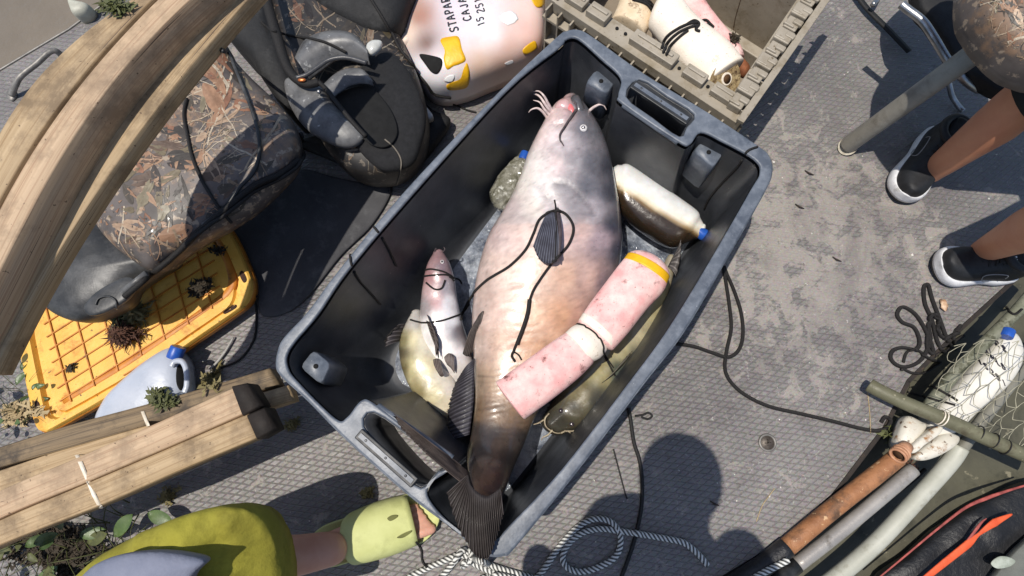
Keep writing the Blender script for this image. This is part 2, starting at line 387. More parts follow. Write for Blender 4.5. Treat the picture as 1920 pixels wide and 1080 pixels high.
# ================================================================== TOTE
TZ, FZ = .38, .035
TOTE = mat("tote_plastic", srgb(52,54,58), srgb(42,44,48), .36, 12, c3=srgb(78,80,84), s3=5, t3=.62, w3=.2, bump=.22, bscale=260, bdist=.0015, c4=srgb(120,118,112), s4=140, t4=.74)
RIM = mat("tote_rim_worn", srgb(94,101,111), srgb(72,79,90), .42, 9, c3=srgb(118,124,133), s3=34, t3=.6, w3=.16, bump=.3, bscale=150, bdist=.0018, c4=srgb(150,154,160), s4=210, t4=.72)
inner = [((545,655),(730,668)),((541,690),(728,700)),((565,722),(745,728)),((630,785),(790,745)),((652,782),(800,742)),((677,752),(812,722)),((700,755),(835,722)),
 ((770,808),(870,765)),((850,865),(905,815)),((838,885),(900,835)),((808,907),(893,868)),((805,935),(893,885)),((850,985),(915,915)),((905,1014),(935,935)),((932,1010),(950,932)),((955,985),(965,915)),
 ((1053,880),(1040,820)),((1175,722),(1130,700)),((1250,620),(1185,630)),((1330,490),(1238,540)),((1405,360),(1295,462)),((1424,325),(1305,440)),((1412,300),(1300,422)),((1353,267),(1282,408)),
 ((1313,250),(1275,398)),((1293,272),(1262,400)),((1270,267),(1240,392)),((1167,197),(1140,322)),((1159,180),(1125,312)),((1163,148),(1118,298)),((1127,113),(1095,272)),((1083,75),(1055,245)),((1060,77),(1035,248)),
 ((1048,92),(1022,265)),((950,172),(960,345)),((775,365),(850,490)),((655,507),(785,585)),((598,590),(750,635))]
outer = [(523,655),(519,685),(530,706),(580,752),(650,823),(767,927),(853,992),(882,1020),(915,1040),(945,1040),(968,1022),(1083,880),(1203,722),(1280,623),(1357,493),(1432,362),(1447,322),(1441,294),(1420,275),
 (1327,213),(1207,140),(1112,72),(1085,58),(1062,60),(1040,75),(933,177),(760,360),(640,503),(580,583),(535,632)]
holes = [[(683,800),(702,773),(775,822),(846,874),(822,884),(790,915),(735,868)], [(1173,183),(1198,151),(1250,183),(1301,216),(1287,240),(1273,258),(1222,222)]]
tote = thing("fish_tote", "big dark grey plastic tote with worn pale rim holding the large catfish", "tote", P(960,540,0))
It = cr([P(*a, TZ) for a, b in inner], 5, True); Ib = cr([P(*b, FZ) for a, b in inner], 5, True)
rings = []
for t_, s_ in ((0,0),(.04,.0),(.15,.06),(.3,.17),(.5,.33),(.7,.5),(.82,.62),(.9,.73),(.95,.83),(.985,.93),(1,1.06)):
    rings.append([Vector((a.x+(b.x-a.x)*s_, a.y+(b.y-a.y)*s_, TZ-.012+(FZ-TZ+.012)*t_)) for a, b in zip(It, Ib)])
cen = sum(rings[-1], Vector())/len(It)
for s_ in (.8, .55, .3, .1): rings.append([cen.lerp(q, s_) for q in rings[-1 if s_ == .8 else -1]] if s_ == .8 else [cen.lerp(q, s_/.8) for q in rings[11]])
bm = BM(); skin(bm, rings[:1]+rings[1:], capa=False, capb=True)
obj("basin", bm, TOTE, tote)
# outer shell (thin wall outside the basin) reaching the deck
bm = BM(); cI = sum(It, Vector())/len(It)
sh = []
for t_, s_ in ((0,0),(.3,.17),(.6,.42),(.9,.75),(1,.86)):
    ring_ = []
    for a, b in zip(It, Ib):
        q = Vector((a.x+(b.x-a.x)*s_, a.y+(b.y-a.y)*s_, 0)); d = Vector((q.x-cI.x, q.y-cI.y, 0)).normalized()
        ring_.append(q+d*.012+Vector((0,0,(TZ-.02)*(1-t_)+.003)))
    sh.append(ring_)
skin(bm, sh, capa=False, capb=True); obj("outer_shell", bm, TOTE, tote, surf=False)
# rim: flat ring with two hand-hold openings, turned down all round
bm = BM()
def loop_edges(pts):
    v = [bm.verts.new(q) for q in pts]; return [bm.edges.new((v[i], v[(i+1)%len(v)])) for i in range(len(v))]
Oc = cr([P(*a, TZ) for a in outer], 5, True)
Hc = [cr([P(*a, TZ) for a in h], 3, True) for h in holes]
es = loop_edges(Oc)+loop_edges(It)
for h in Hc: es += loop_edges(h)
bmesh.ops.triangle_fill(bm, edges=es, use_beauty=True, use_dissolve=False)
for f in bm.faces:
    if f.normal.z < 0: f.normal_flip()
top = [f for f in bm.faces]
r_ = bmesh.ops.extrude_face_region(bm, geom=top); nv = [v for v in r_['geom'] if isinstance(v, bmesh.types.BMVert)]
bmesh.ops.translate(bm, verts=nv, vec=(0,0,.006))
bnd = [e for e in bm.edges if e.is_manifold and abs(e.calc_face_angle(0)) > 1.0 and all(v.co.z > TZ+.004 for v in e.verts)]
bmesh.ops.bevel(bm, geom=bnd, offset=.0045, segments=3, affect='EDGES', profile=.6)
obj("rim", bm, RIM, tote, smooth=True, auto=50)
bm = BM()
Od = [q+Vector((q.x-cI.x, q.y-cI.y, 0)).normalized()*.003 for q in Oc]
skin(bm, [[q-Vector((0,0,.045)) for q in Od], [q-Vector((0,0,.002)) for q in Od]], capa=False, capb=False); obj("rim_skirt", bm, RIM, tote, solid=.004, surf=False)
for k, h in enumerate(Hc):
    bm = BM(); skin(bm, [[q-Vector((0,0,.26)) for q in h], h], capa=False, capb=False); obj("handle_opening", bm, TOTE, tote, solid=.003, surf=False)
RIMDARK = mat("tote_bar", srgb(30,32,35), srgb(44,46,50), .5, 30, bump=.1)
for q in (((672,812),(778,906)),((1186,158),(1292,228))):
    bm = BM(); a, b_ = P(*q[0], TZ+.009), P(*q[1], TZ+.009); d = (b_-a).normalized(); nn = Vector((-d.y, d.x, 0))
    box_at(bm, (a+b_)/2, (b_-a)/2, nn*.012, Vector((0,0,.0035)))
    bar = obj("handle_bar", bm, RIMDARK, tote, bevel=.002, smooth=False)
    bm = BM(); box_at(bm, (a+b_)/2+Vector((0,0,.0045)), (b_-a)/2*.93, nn*.005, Vector((0,0,.002))); obj("bar_plate", bm, RIM, bar, smooth=False)
    for t_ in (.15, .5, .85):
        bm = BM(); blob(bm, a.lerp(b_, t_)+Vector((0,0,.0065)), .003, (1,1,.3), 10); obj("rivet", bm, TOTE, bar)
for lip in (((708,762),(775,808),(848,860)), ((1169,196),(1222,232),(1272,266))):
    bm = BM(); tube(bm, [P(*q, TZ-.004) for q in lip], .0085, 10, smooth=6); obj("lip_bead", bm, RIM, tote)
for tp in ([(1098,155),(1117,130),(1155,150),(1138,177)], [(1300,283),(1320,260),(1357,287),(1337,315)], [(562,688),(587,656),(620,682),(602,722)]):
    bm = BM(); tops = [P(*q, .335) for q in tp]; cc = sum(tops, Vector())/4
    def rr(pts, s, dz):
        o = []
        for i in range(4):
            a, b_, c_ = pts[i-1], pts[i], pts[(i+1)%4]
            for k in (0, 1, 2): 
                t = k/2; p1 = b_.lerp(a, .22); p2 = b_.lerp(c_, .22); o.append(p1.lerp(b_, t).lerp(b_.lerp(p2, t), t))
        return [cc+(q-cc)*s+Vector((0,0,dz)) for q in o]
    skin(bm, [rr(tops, 1.12, -.12), rr(tops, 1.06, -.02), rr(tops, 1.0, -.003), rr(tops, .93, .001)])
    bo = obj("corner_boss", bm, RIM, tote)
    bm = BM(); bmesh.ops.create_cone(bm, segments=20, radius1=.0055, radius2=.0055, depth=.003, cap_ends=True); bmesh.ops.translate(bm, verts=bm.verts, vec=cc+Vector((0,0,.0015)))
    obj("boss_hole", bm, mat("hole_black", (.004,.004,.004), (.004,.004,.004), .9, bump=0), bo)
# wet puddle on the floor of the tote
FW = mat("tote_bottom_water", srgb(140,150,166), srgb(186,192,200), .08, 14, bump=1.0, bscale=38, bdist=.012, rvar=.05, c3=srgb(60,66,78), s3=12, t3=.5, w3=.12, coat=.5)
bm = BM(); wr = [cen.lerp(q, .965)+Vector((0,0,.006)) for q in rings[10]]; bm.faces.new([bm.verts.new(q) for q in wr])
obj("tote_water", bm, FW, label="thin slimy water on the tote bottom under the fish", kind="stuff", cat="water")
# ================================================================== BIG CATFISH
G1, G2, G3 = srgb(92,92,100), srgb(66,68,80), srgb(140,133,136)
PK, WH, OR, TN, BR, DK = srgb(206,180,176), srgb(216,206,200), srgb(188,150,122), srgb(166,140,114), srgb(92,74,62), srgb(38,34,33)
cs = [(1045,200,PK),(1030,215,srgb(214,182,178)),(1060,195,srgb(196,146,146)),(1080,190,srgb(70,72,76)),(1095,205,G1),(1010,250,PK),(1035,255,srgb(205,186,184)),(1060,265,srgb(176,164,168)),(1095,240,G1),(1120,245,G1),(1000,300,WH),(1040,310,PK),(1075,300,G3),(1110,300,G1),(1140,310,G2),
 (985,340,srgb(225,215,200)),(1020,350,WH),(1060,350,G3),(1100,350,G1),(1145,360,G2),(960,390,srgb(178,160,156)),(1000,390,srgb(210,196,180)),(1040,400,srgb(190,176,178)),(1075,390,G3),(1110,395,srgb(150,140,145)),(1150,420,G2),
 (930,440,srgb(188,170,166)),(980,440,srgb(206,182,172)),(1040,450,srgb(190,164,160)),(1090,430,srgb(184,158,150)),(1130,450,srgb(150,134,140)),(1160,470,G2),
 (900,510,srgb(186,168,160)),(950,510,srgb(205,182,168)),(1010,510,srgb(198,170,152)),(1060,520,srgb(190,156,134)),(1100,520,srgb(176,148,138)),(1135,530,srgb(120,106,112)),
 (892,580,srgb(178,160,152)),(940,580,srgb(202,176,162)),(1000,590,srgb(198,164,138)),(1050,590,srgb(188,146,116)),(1085,600,srgb(168,132,118)),(1105,600,srgb(110,96,100)),
 (895,650,srgb(172,154,144)),(940,650,srgb(192,162,142)),(1000,660,OR),(1040,670,srgb(180,146,122)),(1070,680,G3),
 (895,720,srgb(128,112,96)),(930,720,TN),(980,730,OR),(1020,740,TN),(900,775,srgb(104,86,68)),(940,780,srgb(116,94,72)),(990,790,srgb(110,92,76)),
 (895,805,srgb(56,50,46)),(930,815,srgb(60,53,47)),(980,820,srgb(54,50,49)),(900,850,DK),(950,860,DK),(920,900,srgb(56,42,40))]
fish = thing("large_catfish", "huge grey and pink catfish lying along the tote with its dark tail over the rim", "catfish", P(1000,600,.03))
stn = [(1054,190,1082,186,.235,.022),(1036,203,1098,202,.23,.045),(1012,245,1126,248,.22,.068),(990,290,1143,296,.205,.082),(975,335,1153,346,.195,.09),(951,385,1162,400,.19,.095),(918,440,1166,452,.185,.1,.12),(898,500,1160,503,.18,.1,.12),
 (888,560,1140,560,.17,.095,.11),(885,610,1108,617,.165,.09,.1),(888,660,1077,672,.16,.08,.1),(890,710,1038,727,.16,.07,.1),(890,760,1006,777,.17,.062,.09),(884,812,984,830,.19,.052,.07),(874,855,962,880,.25,.04,.05),(880,893,945,925,.34,.026,.03),(885,915,935,940,.385,.014,.015)]
GR = [([(1062,197),(1078,205),(1062,228),(1040,232)],5,.006,.0),([(1040,345),(1062,345),(1105,387),(1113,402)],6,.0028,.25),([(985,335),(1005,347),(1030,372),(1042,392)],7,.004,.2),([(1035,270),(1060,262)],4,.002,.1),
 ([(1045,300),(1058,268)],3,.002,.1),([(1010,395),(1025,372)],5,.003,.2),([(935,540),(975,535)],4,.002,.05),([(1095,400),(1110,402)],4,.004,.25),([(1000,300),(1040,305),(1070,320)],9,.002,.0)]
def fishfn(q, u, a):
    if math.sin(a) < -.3: return q
    x, y = proj(q); dz = 0
    for pl, wd, dp, _ in GR:
        if len(pl) == 0: continue
        d = segdist(x, y, pl)
        if d < wd*3: dz -= dp*math.exp(-(d/wd)**2)
    # soft folds of the belly and rib-like wrinkles near the tail
    k = max(0, min(1, (x-880)/40))*max(0, min(1, (1130-x)/60))
    w1 = max(0, min(1, (y-480)/60))*max(0, min(1, (690-y)/50))
    dz += .0016*k*w1*noise.noise(Vector((x*.018, y*.13+3*noise.noise(Vector((x*.02,y*.02,3))), 0)))
    w2 = max(0, min(1, (y-650)/50))*max(0, min(1, (830-y)/40))
    dz += .0013*k*w2*math.sin(y*.6+x*.05+7*noise.noise(Vector((x*.02, y*.012, 5))))*(.5+noise.noise(Vector((x*.03, y*.05, 7))))
    dz += .004*noise.noise(Vector((x*.012, y*.012, 1)))
    dz += .006*math.exp(-(((x-1035)/70)**2+((y-325)/40)**2))
    return q+Vector((0,0,dz))
bm = BM(); loft(bm, stn, n=110, sub=14, p=2.25, fn=fishfn)
ic = idw(cs, 3.4)
def fc(co):
    c = Vector(ic(co)); x, y = proj(co)
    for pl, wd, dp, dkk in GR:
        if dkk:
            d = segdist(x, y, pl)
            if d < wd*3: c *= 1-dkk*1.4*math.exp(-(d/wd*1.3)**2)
    c *= 1+.22*noise.noise(Vector((x*.03, y*.03, 0)))+.2*noise.noise(Vector((x*.11, y*.11, 4)))+.12*noise.noise(Vector((x*.3, y*.3, 6)))
    c = c*(1+0*c.x); v = noise.noise(Vector((x*.02, y*.06, 8)))
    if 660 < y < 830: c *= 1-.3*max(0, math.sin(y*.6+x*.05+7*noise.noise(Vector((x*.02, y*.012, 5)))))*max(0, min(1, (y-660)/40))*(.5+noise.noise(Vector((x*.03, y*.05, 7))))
    c *= 1.17; g = (c.x+c.y+c.z)/3
    if y < 420: c = c.lerp(Vector((g, g*.985, g*1.0)), .35)
    wch = math.exp(-(((x-1000)/34)**2+((y-325)/30)**2)); c = c.lerp(Vector((.80,.75,.71)), .75*wch)
    s = noise.noise(Vector((x*.5, y*.5, 9)))
    if s > .45: c *= .82
    return tuple(max(0, min(1, k)) for k in c)
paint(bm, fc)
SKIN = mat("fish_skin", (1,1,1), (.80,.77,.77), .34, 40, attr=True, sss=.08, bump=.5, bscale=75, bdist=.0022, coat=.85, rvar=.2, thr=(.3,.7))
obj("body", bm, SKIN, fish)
# jaws
bm = BM(); puff(bm, [(1040,205),(1045,192),(1058,187),(1067,190),(1072,200),(1070,212),(1055,214)], .262, .02, .03, rings=8); paint(bm, lambda co: srgb(204,168,168)); obj("lower_lip", bm, SKIN, fish)
bm = BM(); puff(bm, [(1068,192),(1072,182),(1080,180),(1087,185),(1094,200),(1098,214),(1088,226),(1079,218),(1076,204)], .262, .024, .03, rings=8); paint(bm, lambda co: srgb(84,84,88)); obj("upper_lip", bm, SKIN, fish)
bm = BM(); puff(bm, [(1064,197),(1071,195),(1077,205),(1074,214),(1066,208)], .275, .006, .01, rings=5); obj("mouth_lining", bm, mat("raw_pink", srgb(206,96,104), srgb(225,130,130), .25, 60), fish)
e = drape(1094,240,0); bm = BM(); blob(bm, e+Vector((0,0,-.001)), .0105, (1,1,.6), 20); ey = obj("eye", bm, mat("eye_white", srgb(225,222,220), srgb(190,186,186), .15, 200, coat=.6, bump=0), fish)
bm = BM(); blob(bm, e+Vector((-.0008,-.0004,.004)), .0052, (1,1,.5), 16); obj("iris", bm, mat("eye_dark", srgb(40,36,40), srgb(70,60,66), .1, 200, coat=.8, bump=0), ey)
bm = BM(); blob(bm, e+Vector((-.0008,-.0004,.0062)), .0024, (1,1,.3), 12); obj("pupil", bm, mat("eye_cloud", srgb(200,200,206), srgb(200,200,206), .1, bump=0), ey)
BARB = mat("barbel_pale", srgb(222,205,200), srgb(190,170,168), .35, 90); BARD = mat("barbel_dark", srgb(58,52,54), srgb(84,74,76), .35, 90)
for path in ([(1037,212,.25),(1028,195,.28),(1020,180,.3),(1010,171,.3),(999,172,.29)],[(1036,214,.25),(1024,198,.28),(1012,181,.29),(1000,176,.28),(990,178,.27)],[(1033,218,.25),(1021,205,.27),(1012,192,.28),(1000,188,.28)],[(1027,222,.24),(1018,210,.26),(1008,203,.27),(997,205,.27),(991,211,.26)],
             [(1101,212,.25),(1112,202,.27),(1124,196,.28),(1132,198,.28),(1137,206,.27)]):
    bm = BM(); tube(bm, [P(*q) for q in path], [.0048,.0036,.0022,.0008], 8, smooth=6); obj("barbel", bm, BARB, fish)
bm = BM(); q = [Vector((a, b_, 0)) for a, b_ in ((1082,207),(1072,222),(1060,238),(1051,252),(1050,262),(1054,270),(1058,274))]; q = cr(q, 5)
tube(bm, [drape(k.x, k.y, .004) for k in q], [.0042,.003,.0024,.001], 8); obj("barbel", bm, BARD, fish, label="dark whisker folded back over the cheek")
FIN = mat("fin_skin", (1,1,1), (.62,.6,.6), .5, 40, attr=True, bump=.2, bscale=150, coat=.05, rvar=.12, spec=.35)
bm = BM(); fin(bm, [(1024,402,.285),(1034,398,.29),(1048,398,.29)], [(1000,462,.30),(1012,487,.31),(1030,494,.31),(1046,488,.315)], 11, .0018, 12, srgb(62,62,72), srgb(128,132,146))
pf = obj("pectoral_fin", bm, FIN, fish, solid=.0015)
bm = BM(); tube(bm, [P(1044,392,.285), P(1049,420,.305), P(1050,455,.315), P(1046,490,.315)], [.006,.005,.0035,.002], 8, smooth=4); obj("fin_spine", bm, BARD, pf)
bm = BM(); fin(bm, [(905,583,.235),(898,590,.22),(890,602,.2)], [(893,652,.17),(878,668,.16),(868,664,.15)], 7, .0015, 10, srgb(66,60,58), srgb(110,100,94)); obj("pelvic_fin", bm, FIN, fish, solid=.003)
bm = BM(); fin(bm, [(890,672,.20),(889,700,.2),(888,750,.2),(880,815,.21)], [(872,690,.19),(852,725,.17),(841,775,.17),(842,826,.19)], 22, .0012, 10, srgb(42,40,46), srgb(86,84,92), bow=.012, rag=.1); obj("anal_fin", bm, FIN, fish, solid=.0015)
# tail fin in two lobes, lying over the end of the tote
bm = BM(); fin(bm, [(893,925,.40),(885,905,.395),(880,885,.37)], [(800,850,.41),(752,800,.40),(741,779,.41)], 14, .0022, 18, srgb(48,41,38), srgb(88,76,70), nper=5, bow=.004, rag=.05)
obj("tail_lobe", bm, FIN, fish, solid=.002, label="upper tail lobe swept to the left")
bm = BM(); fin(bm, [(878,890,.40),(884,912,.41),(912,930,.415),(938,915,.40)], [(838,925,.41),(858,985,.418),(892,1042,.42),(915,1046,.42),(930,1010,.415),(943,965,.41)], 24, .0032, 18, srgb(46,41,39), srgb(80,72,70), nper=5, bow=.006, rag=.05)
obj("tail_lobe", bm, FIN, fish, solid=.002, label="lower tail lobe spread downward")
# ================================================================== SMALL CATFISH
WSK = [(822,485,srgb(150,122,124)),(828,500,srgb(130,112,118)),(812,520,srgb(160,120,122)),(815,540,srgb(186,160,160)),(840,540,srgb(150,146,152)),(818,566,srgb(196,160,160)),(840,570,srgb(222,222,226)),(795,575,srgb(150,144,146)),(820,600,srgb(236,234,234)),(850,600,srgb(216,216,220)),(800,620,srgb(228,226,224)),
 (835,660,srgb(240,236,232)),(868,660,srgb(220,214,214)),(880,650,srgb(112,104,108)),(862,620,srgb(110,104,108)),(870,710,srgb(216,210,204))]
def smallfish(label, stn_, cols, eye=None, n=48):
    c0 = stn_[len(stn_)//2]; t = thing("small_catfish", label, "catfish", P(c0[0], c0[1], .04), "smaller catfish beside the big one in the tote")
    bm = BM()
    loft(bm, stn_, n=n, sub=10, p=2.2, fn=lambda q, u, a: q+Vector((0,0,.003*noise.noise(q*30)+(.0012*math.sin(u*150) if 'ribbed' in label and 2.0 < a < 2.9 else 0))))
    ic_ = idw(cols, 4)
    def f(co):
        c = Vector(ic_(co)); x, y = proj(co); return tuple(max(0, k) for k in c*(1+.2*noise.noise(Vector((x*.06, y*.06, 0)))+.12*noise.noise(Vector((x*.3, y*.3, 0)))))
    paint(bm, f); obj("body", bm, SKIN, t); return t
A = smallfish("white bellied catfish with bloody head tied by black cord, left of the big fish", [(812,477,833,475,.15,.018),(801,498,844,495,.15,.03),(794,530,853,526,.14,.038),(790,560,857,556,.13,.04),(788,600,866,598,.125,.045),(795,645,878,640,.12,.045),(815,685,888,680,.11,.04),(842,722,890,715,.09,.03)], WSK)
e = drape(829,491,0); bm = BM(); blob(bm, e, .0055, (1,1,.6)); ey = obj("eye", bm, MATS["eye_white"], A); bm = BM(); blob(bm, e+Vector((0,0,.003)), .003, (1,1,.5)); obj("pupil", bm, MATS["eye_dark"], ey)
for path in ([(818,476,.16),(815,470,.17),(818,465,.175)], [(829,474,.16),(834,468,.17),(832,463,.17)], [(808,500,.16),(802,512,.16),(806,528,.165)]):
    bm = BM(); tube(bm, [P(*q) for q in path], [.0025,.001], 6, smooth=4); obj("barbel", bm, BARD, A)
bm = BM(); fin(bm, [(800,590,.165),(808,610,.17),(816,630,.17)], [(806,560+40,.18),(822,640,.185),(818,668,.18)], 6, .001, 6, srgb(70,62,60), srgb(130,118,112)); obj("pectoral_fin", bm, FIN, A, solid=.001)
bm = BM(); fin(bm, [(852,700,.15),(845,690,.155),(838,684,.155)], [(852,668,.165),(842,662,.17),(833,669,.165)], 7, .001, 6, srgb(110,100,98), srgb(180,170,164)); obj("pelvic_fin", bm, FIN, A, solid=.001)
YL = [(775,600,srgb(180,176,170)),(757,640,srgb(128,122,88)),(775,640,srgb(206,198,160)),(795,640,srgb(220,214,194)),(820,650,srgb(216,210,196)),(757,690,srgb(116,108,76)),(775,690,srgb(196,188,146)),(800,690,srgb(214,204,168)),(830,700,srgb(222,214,198)),(855,730,srgb(222,214,204)),(785,735,srgb(140,130,94)),(810,740,srgb(204,194,156)),(838,765,srgb(212,202,176)),(865,790,srgb(180,168,140)),(750,660,srgb(90,84,66)),(830,790,srgb(110,100,78))]
B = smallfish("pale yellow ribbed catfish lying curled at the left end of the tote", [(772,588,792,588,.11,.02),(757,618,803,622,.11,.035),(749,655,826,652,.11,.042),(757,700,846,692,.11,.045),(779,742,864,735,.11,.042),(812,775,874,768,.1,.036),(842,803,872,795,.09,.02)], YL)
bm = BM(); fin(bm, [(797,600,.155),(806,625,.16),(816,650,.16)], [(815,612,.175),(822,640,.18),(823,672,.175)], 9, .001, 6, srgb(58,50,50), srgb(110,100,96)); obj("dorsal_fin", bm, FIN, B, solid=.001)
bm = BM(); fin(bm, [(826,676,.155),(820,672,.155),(812,674,.15)], [(832,705,.17),(826,706,.17),(818,694,.165)], 5, .001, 6, srgb(90,80,76), srgb(160,148,140)); obj("pelvic_fin", bm, FIN, B, solid=.001)
bm = BM(); fin(bm, [(752,640,.12),(756,625,.12),(764,608,.12)], [(722,650,.15),(728,628,.15),(745,610,.14)], 5, .0015, 6, srgb(50,46,48), srgb(110,104,104)); obj("pectoral_fin", bm, FIN, B, solid=.001)
OL = [(1045,790,srgb(60,58,50)),(1075,770,srgb(76,72,56)),(1090,740,srgb(116,108,78)),(1120,750,srgb(66,66,60)),(1130,700,srgb(150,142,104)),(1160,700,srgb(70,78,70)),(1160,650,srgb(168,160,120)),(1200,640,srgb(168,160,130)),(1200,660,srgb(84,84,74)),(1230,570,srgb(166,158,120)),(1260,500,srgb(140,132,110))]
Cf = smallfish("olive catfish half hidden under the pink foam float, whiskers at its head", [(1020,780,1062,812,.13,.035),(1036,752,1092,800,.135,.048),(1062,718,1132,765,.135,.05),(1095,680,1168,722,.13,.05),(1128,640,1202,678,.125,.045),(1160,600,1225,634,.12,.038),(1195,560,1243,580,.12,.03),(1228,520,1258,534,.12,.022),(1252,480,1268,488,.13,.012)], OL)
for e_ in ((1052,770),(1072,795)):
    e = drape(*e_, 0); bm = BM(); blob(bm, e, .006, (1,1,.6)); obj("eye", bm, MATS["eye_dark"], Cf)
for path in ([(1030,775),(1022,785),(1024,800),(1040,811),(1052,812)], [(1020,787),(1010,793),(1000,796)], [(1036,806),(1028,815),(1018,820),(1015,826)], [(1052,812),(1062,808),(1070,812)], [(1058,808),(1075,808),(1082,803)]):
    bm = BM(); tube(bm, [P(x, y, .165) for x, y in path], [.0025,.002,.001], 6, smooth=5); obj("barbel", bm, mat("barbel_olive", srgb(168,156,130), srgb(120,108,90), .35, 90), Cf)
bm = BM(); fin(bm, [(1128,718,.185),(1145,706,.185),(1160,692,.18)], [(1160,690,.2),(1172,672,.205),(1186,658,.2)], 6, .001, 6, srgb(58,58,54), srgb(130,124,108)); obj("pectoral_fin", bm, FIN, Cf, solid=.001)
bm = BM(); fin(bm, [(1252,500,.145),(1258,488,.145),(1264,476,.145)], [(1268,520,.15),(1276,480,.17),(1277,450,.19)], 6, .001, 6, srgb(80,76,74), srgb(150,144,140)); obj("tail_fin", bm, FIN, Cf, solid=.001)
# ================================================================== FOAM FLOAT AND BOTTLES IN THE TOTE
def foam(name, c1, c2, dirt=srgb(90,62,60), t=.62):
    return mat(name, c1, c2, .75, 26, c3=dirt, s3=30, t3=t, w3=.06, bump=.5, bscale=240, bdist=.002, c4=srgb(120,90,80), s4=190, t4=.69, stretch=(1,1,1))
PINK = foam("foam_pink", srgb(230,166,162), srgb(238,204,196), srgb(120,76,72), t=.63); CREAM = foam("foam_cream", srgb(232,220,202), srgb(238,228,214), srgb(150,120,90), .66)
YTAPE = mat("tape_yellow", srgb(236,182,30), srgb(222,168,22), .4, 40, bump=.3, bscale=60, c3=srgb(190,140,30), s3=60, t3=.66)
BCORD = mat("cord_black", srgb(30,27,25), srgb(16,14,14), .7, 300, bump=.5, bscale=500); BROPE = uvrope("rope_black", srgb(44,40,38), srgb(12,11,11), 190)
WCORD = mat("cord_white", srgb(225,218,205), srgb(200,190,175), .7, 200, bump=.4, bscale=400)
t = thing("foam_float", "pink foam jug float in two lengths with yellow tape band, lying over the big fish", "foam float", P(1090,640,.1))
bm = BM(); loft(bm, [(930,716,984,786,.315,.037),(980,680,1034,750,.315,.038),(1030,644,1084,710,.31,.038),(1064,622,1112,682,.305,.036)], n=40, sub=8, roundends=(.12,.3)); obj("foam_tube", bm, PINK, t)
bm = BM(); loft(bm, [(1084,602,1150,656,.30,.036),(1105,570,1177,626,.30,.039),(1135,530,1213,580,.295,.04),(1160,497,1243,548,.29,.04),(1176,478,1253,524,.285,.039)], n=40, sub=8, roundends=(.3,.9)); obj("foam_tube", bm, PINK, t)
bm = BM(); loft(bm, [(1060,624,1108,680,.306,.0385),(1072,613,1125,672,.305,.039),(1085,607,1136,660,.302,.033)], n=40, sub=8, roundends=(.05,.6)); obj("pale_sleeve", bm, CREAM, t)
bm = BM(); loft(bm, [(1085,600,1149,655,.301,.0375),(1093,587,1158,644,.3005,.0385)], n=40, sub=6, roundends=(.02,.02)); obj("stitched_collar", bm, CREAM, t)
bm = BM(); loft(bm, [(1169,486,1249,535,.288,.0412),(1177,475,1255,521,.286,.0408)], n=40, sub=6, roundends=(.02,.02)); obj("tape_band", bm, YTAPE, t)
bm = BM(); line(bm, [(1080,608),(1100,613),(1120,628),(1130,648),(1131,662),(1145,690),(1153,705)], .0022); line(bm, [(1131,660),(1140,675),(1150,690)], .0018); obj("binding_cord", bm, BCORD, t, surf=False)
# white and murky plastic bottle by the far end
bm = BM(); loft(bm, [(1163,312,1158,392,.13,.042),(1180,312,1168,404,.13,.046),(1230,344,1200,432,.125,.046),(1280,378,1240,458,.12,.045),(1306,398,1264,464,.118,.042),(1312,410,1285,456,.118,.028),(1318,420,1302,448,.118,.018)], n=48, sub=8, p=2.3)
def bottle_col(co):
    x, y = proj(co); d = ((x-1160)*-93+(y-312)*150)/176.5 - 6*noise.noise(Vector((x*.02, y*.02, 2))); n_ = 1+.1*noise.noise(Vector((x*.12, y*.12, 2)))
    ks = ((0,srgb(220,222,224)),(20,srgb(236,234,228)),(28,srgb(222,210,182)),(33,srgb(140,114,78)),(38,srgb(54,42,30)),(90,srgb(26,22,17)))
    for (a, ca), (b_, cb) in zip(ks, ks[1:]):
        if d < b_: t_ = max(0, min(1, (d-a)/(b_-a))); return tuple((ca[k]*(1-t_)+cb[k]*t_)*n_ for k in range(3))
    return ks[-1][1]
paint(bm, bottle_col)
t = thing("plastic_bottle", "white plastic bottle with murky brown bottom and blue cap in the corner of the tote", "bottle", P(1230,385,.08))
obj("bottle_body", bm, mat("bottle_milky", (1,1,1), (.9,.88,.84), .22, 30, attr=True, bump=.25, bscale=60, coat=.6, sss=.15), t)
BLUE = mat("cap_blue", srgb(40,88,176), srgb(34,76,158), .35, 60, bump=.1)
def cap(parent, a, b_, z, r, m=None, zb=None):
    bm = BM(); A_, B_ = P(*a, z), P(*b_, zb if zb is not None else z); tube(bm, [A_, A_.lerp(B_, .15), A_.lerp(B_, .9), B_], [r*.96, r, r, r*.9], 28); 
    return obj("cap", bm, m or BLUE, parent, auto=40)
cap(t, (1306,432), (1322,442), .12, .017)
t = thing("crushed_bottle", "crumpled clear plastic bottle with green tint wedged left of the big fish head", "bottle", P(950,350,.1))
bm = BM(); loft(bm, [(922,352,948,392,.12,.03),(935,330,972,372,.125,.035),(952,310,990,345,.13,.034),(966,296,1000,325,.135,.026),(975,288,996,306,.14,.014)], n=60, sub=14, fn=lambda q, u, a: q+Vector((0,0,1))*.009*noise.noise(q*60)+Vector((.004,.004,0))*noise.noise(q*90))
obj("bottle_body", bm, mat("clear_dirty", srgb(150,148,136), srgb(96,94,76), .16, 40, bump=1.0, bscale=90, bdist=.008, coat=.8, c3=srgb(205,205,198), s3=60, t3=.6, w3=.05), t); cap(t, (980,300), (986,286), .15, .014)
